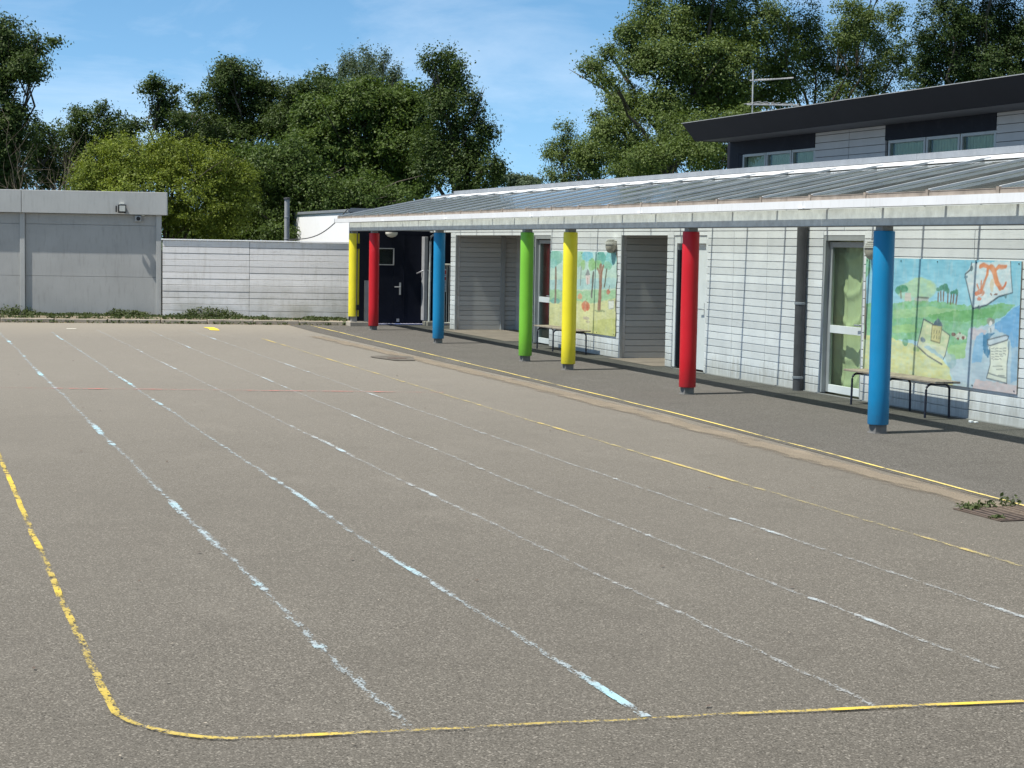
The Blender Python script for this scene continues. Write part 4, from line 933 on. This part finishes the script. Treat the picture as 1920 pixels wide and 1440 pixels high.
# ------------------------------------------------------------------ taller classroom block behind
ub = thing('classroom_block', 'taller classroom block with a deep navy roof edge behind the glass roof', 'building', (14,22,0))
MB().box(14.12,24,10,29.0,0,3.76).build('core_wall', M['dark_room'], ub)
MB().box(14.0,14.115,28.61,29.07,2.9,3.765).build('end_wall', M['navy_wall'], ub); MB().box(14.117,24,29.002,29.06,0,3.765).build('gable_wall', M['navy_wall'], ub)
def win_band(y0, y1, panes, mullions):
    MB().box(13.99,14.112,y0,y1,3.535,3.765).build('spandrel', M['navy_wall'], ub)
    for a, b, mid in panes:
        f = MB()
        top = 3.50 if mid else 3.53
        f.box(14.0,14.06,a,a+.05,2.95,3.53).box(14.0,14.06,b-.05,b,2.95,3.53).box(14.0,14.06,a+.052,b-.052,3.485,3.53)
        w = f.build('window', M['alu'], ub, .003)
        MB().box(14.03,14.036,a+.052,b-.052,2.95,3.484).build('pane', M['pane'], w)
        m = MB(); n = int((b-a)/.085)
        for i in range(n): m.box(14.085,14.092,a+.05+i*(b-a-.1)/n+.003,a+.05+(i+1)*(b-a-.1)/n-.006,2.92,3.5)
        m.build('blind', M['blind'], w)
win_band(25.80, 28.605, [(25.80,26.60,0),(26.62,27.53,1),(27.55,28.44,0)], None)
MB().box(14.0,14.06,28.442,28.604,2.9,3.53).build('window_reveal', M['navy'], ub)
win_band(20.72, 23.60, [(20.72,21.58,0),(21.60,22.47,1),(22.49,23.52,0)], None)
win_band(14.0, 17.6, [(14.0,15.1,0),(15.12,16.3,1),(16.32,17.5,0)], None)
for a, b in ((23.605,25.795),(17.605,20.715),(10.5,13.9)):
    MB().box(14.04,14.11,a,b,2.9,3.765).build('cladding_backing', M['panel_gap'], ub)
    m = MB()
    for k in range(8):
        z0 = 2.902+k*.117
        for c, d in ((a,(a+b)/2-.006),((a+b)/2+.006,b)): m.box(14.0,14.038,c,d,z0,min(z0+.108,3.763))
    m.build('cladding_panel', M['panel'], ub)
MB().box(13.30,24.2,9.5,28.95,3.768,3.80).build('soffit', M['soffit'], ub)
MB().prism([(13.30,3.765),(13.34,3.765),(13.34,3.80),(13.04,4.06),(13.0,4.06)], 'y', 9.5, 28.80).build('fascia', M['navy_roof'], ub)
m = MB().add([(13.30,28.80,3.765),(13.0,28.80,4.06),(13.0,28.86,4.06),(13.30,28.95,3.765),(24.2,28.80,3.765),(24.2,28.80,4.06),(24.2,28.86,4.06),(24.2,28.95,3.765)], [(0,1,2,3),(0,4,5,1),(4,7,6,5),(7,3,2,6),(1,5,6,2),(0,3,7,4)])
m.build('end_fascia', M['navy_roof'], ub)
MB().box(13.36,24.1,9.5,28.79,3.99,4.05).build('roof_deck', M['zinc'], ub); MB().box(12.985,13.03,9.5,28.87,4.062,4.071).build('drip_edge', M['galv_dark'], ub)
aa = thing('roof_antenna', 'television antenna with two long arms on the navy roof', 'antenna', (13.6,27.3,4.06))
ax, ay = 13.585, 27.28
MB().tube([(ax,ay,4.05),(ax-.005,ay,4.90)], .012, 8).build('mast', M['antenna'], aa, smooth=True)
a1 = MB().tube([(ax-.06,ay,4.715),(ax+.2,ay,4.735),(ax+.76,ay,4.80)], .011, 8).build('arm', M['antenna'], aa); a2 = MB().tube([(ax-.10,ay,4.31),(ax+.3,ay,4.325),(ax+.88,ay,4.335)], .012, 8).build('arm', M['antenna'], aa)
m = MB()
for i in range(12): x = ax+.08+i*.055; z = 4.725+.07*(x-ax); m.tube([(x,ay-.10,z+.012),(x,ay+.10,z+.012)], .004, 5)
m.build('element_row', M['antenna'], a1); m = MB()
for i in range(7): x = ax+i*.13; m.tube([(x,ay-.32+.02*i,4.345),(x,ay+.32-.02*i,4.345)], .004, 5)
m.build('element_row', M['antenna'], a2)

# ------------------------------------------------------------------ trees
def crown(name, clumps, leaf, size, mat, parent, rng, dens=1., up=.55, twig=.30, lump=1.0, flat=.75, fill=.38):
    allP = []; allN = []
    for (x, y, z, rh, rv) in clumps:
        c = np.array([x, y, z]); R3 = np.array([rh, rh, rv])
        area = math.pi*rh*rv
        ns = max(4, int(area*4.4)); nt = max(8, int(area*84*dens)); k = 30     # boughs, twigs, leaves to a twig
        d = rng.normal(0, 1, (ns, 3)); d[:, 2] += .15; d /= np.linalg.norm(d, axis=1)[:, None]
        r = rng.uniform(.30, 1., ns)**.5
        sc = c + d*r[:, None]*R3*.86; sr = np.minimum(rng.uniform(.30, .62, ns)*lump, .62*rh)
        b = rng.integers(0, ns, nt)
        e = rng.normal(0, 1, (nt, 3)); e[:, 2] += .25; e /= np.linalg.norm(e, axis=1)[:, None]
        tp = sc[b] + e*(sr[b]*rng.uniform(.35, 1., nt)**.5)[:, None]*np.array([1, 1, .8])
        d = d[b]*.35 + e*.75
        nf = int(nt*fill); q = rng.normal(0, 1, (nf, 3)); q /= np.linalg.norm(q, axis=1)[:, None]
        tp[:nf] = c + q*(rng.uniform(.05, 1., nf)**.45 * (1 + rng.normal(0, .05, nf)))[:, None]*R3*.97; d[:nf] = q
        w = rng.normal(0, 1, (nt, k, 3)) * twig * np.array([1, 1, flat]) * rng.uniform(.45, 1.1, (nt, 1, 1)) * .5
        pos = (tp[:, None] + w).reshape(-1, 3)
        nr = (d[:, None]*.9 + w/twig*.35 + np.array([0, 0, up])).reshape(-1, 3)
        allP.append(pos); allN.append(nr)
    P = np.concatenate(allP); N = np.concatenate(allN); N /= np.linalg.norm(N, axis=1)[:, None] + 1e-9
    keep = P[:, 2] > .1
    return leaf_mesh(name, leaves(P[keep], N[keep], size, rng, .55), LEAF[leaf], parent)
def wood(parent, clumps, base, mat, r0, rng, n=12, name='trunk'):
    b = Vector((base[0], base[1], 0)); zs = [c[2] for c in clumps]; top = max(zs); m = MB()
    fork = b + Vector((0, 0, .30*top))
    m.tube([b, b+Vector((rng.uniform(-.1,.1), rng.uniform(-.1,.1), .15*top)), fork], [r0*1.25, r0, r0*.85], 10)
    idx = rng.permutation(len(clumps))[:n]
    for i in idx:
        c = Vector(clumps[i][:3]); mid = fork.lerp(c, .5) + Vector((rng.uniform(-.3,.3), rng.uniform(-.3,.3), rng.uniform(.0,.5)))
        if c.z < fork.z*.8 or clumps[i][3] < .25: continue
        jv = lambda s: Vector((rng.normal(0, s), rng.normal(0, s), rng.normal(0, s*.5)))
        m.tube([fork-Vector((0,0,.1)), fork.lerp(mid,.5)+Vector((0,0,.15))+jv(.14), mid, mid.lerp(c,.35)+jv(.2), mid.lerp(c,.7)+jv(.16), c], [r0*.5, r0*.38, r0*.27, r0*.19, r0*.12, r0*.05], 7)
        for q in range(3):
            e = c + Vector((rng.normal(0,1), rng.normal(0,1), rng.uniform(-.2,1)))*clumps[i][3]*.7
            m.tube([mid.lerp(c,.4), mid.lerp(e,.75)+Vector((0,0,.1)), e], [r0*.16, r0*.10, r0*.03], 5)
    return m.build(name, mat, parent, smooth=False)
def tree(key, name, label, leaf, size=.15, dens=1., cat='tree', bark='bark', r0=.18, spread=.5, seed=1, group=None, **kw):
    rng = np.random.default_rng(seed); cl = [list(c) for c in TREES[key]]
    xs = sum(c[0] for c in cl)/len(cl); ysm = sum(c[1] for c in cl)/len(cl)
    out = []
    for c in cl:                                            # clumps sit at their own depth round the trunk
        k = 1 + rng.normal(0, spread)/math.hypot(c[0], c[1])
        q = [c[0]*k, c[1]*k, 1.85+(c[2]-1.85)*k, c[3], c[4]]; out.append(q)
    t = thing(name, label, cat, (xs, ysm, 0), group)
    crown('crown', out, leaf, size*.60, None, t, rng, dens, **kw)
    wood(t, out, (xs, ysm), M[bark], r0, rng)
    return t
G = 'trees beyond the playground wall'
tree('oak', 'broadleaf_tree', 'dark oak cut by the left edge of the view above the annex', 'dark', .15, 1.1, seed=1, group=G)
tree('hedge', 'evergreen_tree', 'dark evergreen clump behind the bare brown shrub', 'dark', .14, 1., seed=2, group=G, spread=.8)
tree('shrub', 'round_shrub', 'big rounded yellow green shrub rising behind the annex roof', 'lime', .10, 1.5, cat='shrub', r0=.10, seed=3, spread=.15, twig=.20, lump=.7, fill=.72)
tree('small', 'broadleaf_tree', 'small loose dark tree with sky gaps left of the tall wooded group', 'dark', .15, .8, seed=4, group=G, r0=.12)
tree('tall', 'broadleaf_tree', 'tall dark tree with a pointed crown above the yellow green shrub', 'dark', .15, 1.1, seed=5, group=G)
tree('mid', 'broadleaf_tree', 'dark leafy tree between the pointed crown and the silvery poplar tips', 'dark', .15, 1., seed=6, group=G)
tree('silver', 'poplar_tree', 'pale silver green poplar tips rising behind the broad maple', 'silver', .14, .9, seed=7, group=G, spread=1., flat=1.3)
tree('maple', 'maple_tree', 'broad green maple behind the far end of the shelter', 'maple', .17, 1.1, seed=8, group=G)
tree('poplar', 'poplar_tree', 'tall dark poplar with an upright crown beside the gap of sky', 'dark', .14, 1.0, seed=9, group=G, flat=1.2)
tree('bushes', 'hedge_bushes', 'dark bushes massed behind the board fence and flue', 'mid', .13, 1.1, cat='bushes', seed=10, spread=.6, fill=.55)
tree('distant', 'distant_tree', 'faint distant treetops in the gap of sky over the roof', 'silver', .25, 1., seed=11, group=G, r0=.1)
tree('birch', 'birch_tree', 'small feathery birch right of the gap of sky', 'ash', .12, .9, seed=12, group=G, r0=.08)
tree('ash', 'ash_tree', 'large ash tree with spreading boughs behind the roof antenna', 'ash', .14, 1.25, seed=13, group=G, r0=.22, spread=1.0, twig=.34)
tree('light', 'round_shrub', 'light green bushy shrub at the corner of the navy roof', 'light', .12, 1.3, cat='shrub', seed=14, r0=.1)
tree('ash2', 'ash_tree', 'thin ash trees with sky gaps and bare stems above the navy roof', 'ash', .13, .95, seed=15, group=G, r0=.16, spread=1.2, twig=.34)
tree('conifer', 'conifer_tree', 'dense dark conifer above the right end of the navy roof', 'conifer', .11, 1.5, seed=16, group=G, r0=.25, twig=.25, fill=.5)

# bare brown shrub in front of the oak
rng = np.random.default_rng(5); bs = thing('bare_shrub', 'leafless brown shrub behind the annex between oak and green shrub', 'shrub', BARE)
m = MB()
def grow(p, d, L, r, lev):
    q = p; path = [p]; n = 4
    for i in range(n):
        d = (d + Vector(rng.normal(0, .13, 3)) + Vector((0, 0, .05))).normalized(); q = q + d*(L/n); path.append(q)
    m.tube(path, [r*(1-.5*i/n) for i in range(n+1)], 5 if lev else 6, cap=False)
    if lev < 3:
        for k in range((5, 5, 4)[lev]):
            t = path[rng.integers(1, n+1)]
            e = (d + Vector(rng.normal(0, .55, 3))*Vector((1, 1, .7)).length*.6).normalized()
            grow(t, e, L*rng.uniform(.5, .8), r*.5, lev+1)
for k in range(9):
    a = rng.uniform(0, math.tau); grow(Vector(BARE)+Vector((rng.uniform(-.3,.3), rng.uniform(-.3,.3), 0)), Vector((math.cos(a)*.42, math.sin(a)*.42, 1)).normalized(), rng.uniform(1.5, 2.7), .028, 0)
m.build('branches', M['pale_bark'], bs)

# ------------------------------------------------------------------ camera, sun, sky
cam = bpy.data.cameras.new('camera'); co = bpy.data.objects.new('camera', cam); COL.objects.link(co)
cam.sensor_width = 36; cam.lens = 61.875; cam.clip_end = 3000; cam.clip_start = .05
RM = Matrix(((.946265,.008940,-.323268),(-.322926,.079731,-.943060),(.017344,.996776,.078334)))
co.matrix_world = Matrix.Translation(CAM_POS) @ RM.to_4x4(); SC.camera = co
EL, AZ = rad(61.7), rad(84.3)
sun = bpy.data.lights.new('sun', 'SUN'); sun.energy = 5.0; sun.angle = rad(.53); sun.color = (1, .955, .88)
so = bpy.data.objects.new('sun', sun); COL.objects.link(so); so.location = (-20, 0, 30)
so.rotation_euler = Vector((math.sin(AZ)*math.cos(EL), math.cos(AZ)*math.cos(EL), -math.sin(EL))).to_track_quat('-Z', 'Y').to_euler()
w = bpy.data.worlds.new('World'); SC.world = w; w.use_nodes = True; nt = w.node_tree; nt.nodes.clear()
def N(k): return nt.nodes.new(k)
sky = N('ShaderNodeTexSky'); sky.sky_type = 'NISHITA'; sky.sun_disc = False; sky.sun_elevation = EL; sky.sun_rotation = rad(264.3); sky.air_density = 1.0; sky.dust_density = .2; sky.ozone_density = 1.6
tc = N('ShaderNodeTexCoord'); mp = N('ShaderNodeMapping'); mp.inputs['Scale'].default_value = (2.2, 2.2, 9); mp.inputs['Rotation'].default_value = (rad(12), 0, 0); nt.links.new(tc.outputs['Generated'], mp.inputs[0])
sx = N('ShaderNodeSeparateXYZ'); nt.links.new(tc.outputs['Generated'], sx.inputs[0])
lift = N('ShaderNodeVectorMath'); lift.operation = 'ADD'; nt.links.new(tc.outputs['Generated'], lift.inputs[0]); lift.inputs[1].default_value = (0, 0, .13)
nrm = N('ShaderNodeVectorMath'); nrm.operation = 'NORMALIZE'; nt.links.new(lift.outputs[0], nrm.inputs[0]); nt.links.new(nrm.outputs[0], sky.inputs[0])
ns = N('ShaderNodeTexNoise'); ns.inputs['Scale'].default_value = 1.6; ns.inputs['Detail'].default_value = 8; ns.inputs['Roughness'].default_value = .62; ns.inputs['Distortion'].default_value = .6; nt.links.new(mp.outputs[0], ns.inputs['Vector'])
mr = N('ShaderNodeMapRange'); mr.inputs[1].default_value = .46; mr.inputs[2].default_value = .78; mr.inputs[3].default_value = 0; mr.inputs[4].default_value = .34; nt.links.new(ns.outputs[0], mr.inputs[0])
mxc = N('ShaderNodeMix'); mxc.data_type = 'RGBA'; ov = N('ShaderNodeMapRange'); ov.inputs[1].default_value = .28; ov.inputs[2].default_value = .65; ov.inputs[4].default_value = .6; nt.links.new(sx.outputs[2], ov.inputs[0])
mxm = N('ShaderNodeMath'); mxm.operation = 'MAXIMUM'; nt.links.new(mr.outputs[0], mxm.inputs[0]); nt.links.new(ov.outputs[0], mxm.inputs[1]); nt.links.new(mxm.outputs[0], mxc.inputs[0]); hs = N('ShaderNodeHueSaturation'); hs.inputs['Saturation'].default_value = 1.22; hs.inputs['Hue'].default_value = .492; nt.links.new(sky.outputs[0], hs.inputs['Color']); nt.links.new(hs.outputs[0], mxc.inputs[6]); mxc.inputs[7].default_value = (7.0, 7.6, 8.4, 1)
el = N('ShaderNodeMapRange'); el.inputs[1].default_value = .05; el.inputs[2].default_value = .6; el.inputs[3].default_value = .132; el.inputs[4].default_value = .055; nt.links.new(sx.outputs[2], el.inputs[0])
bg = N('ShaderNodeBackground'); nt.links.new(el.outputs[0], bg.inputs[1]); nt.links.new(mxc.outputs[2], bg.inputs[0])
wo = N('ShaderNodeOutputWorld'); nt.links.new(bg.outputs[0], wo.inputs[0])
vs_ = SC.view_settings; vs_.view_transform = 'Standard'; vs_.look = 'None'; vs_.gamma = 1; vs_.exposure = .45
SC.cycles.max_bounces = 8; SC.cycles.transparent_max_bounces = 24; SC.cycles.caustics_reflective = False; SC.cycles.caustics_refractive = False
SC.cycles.use_denoising = True
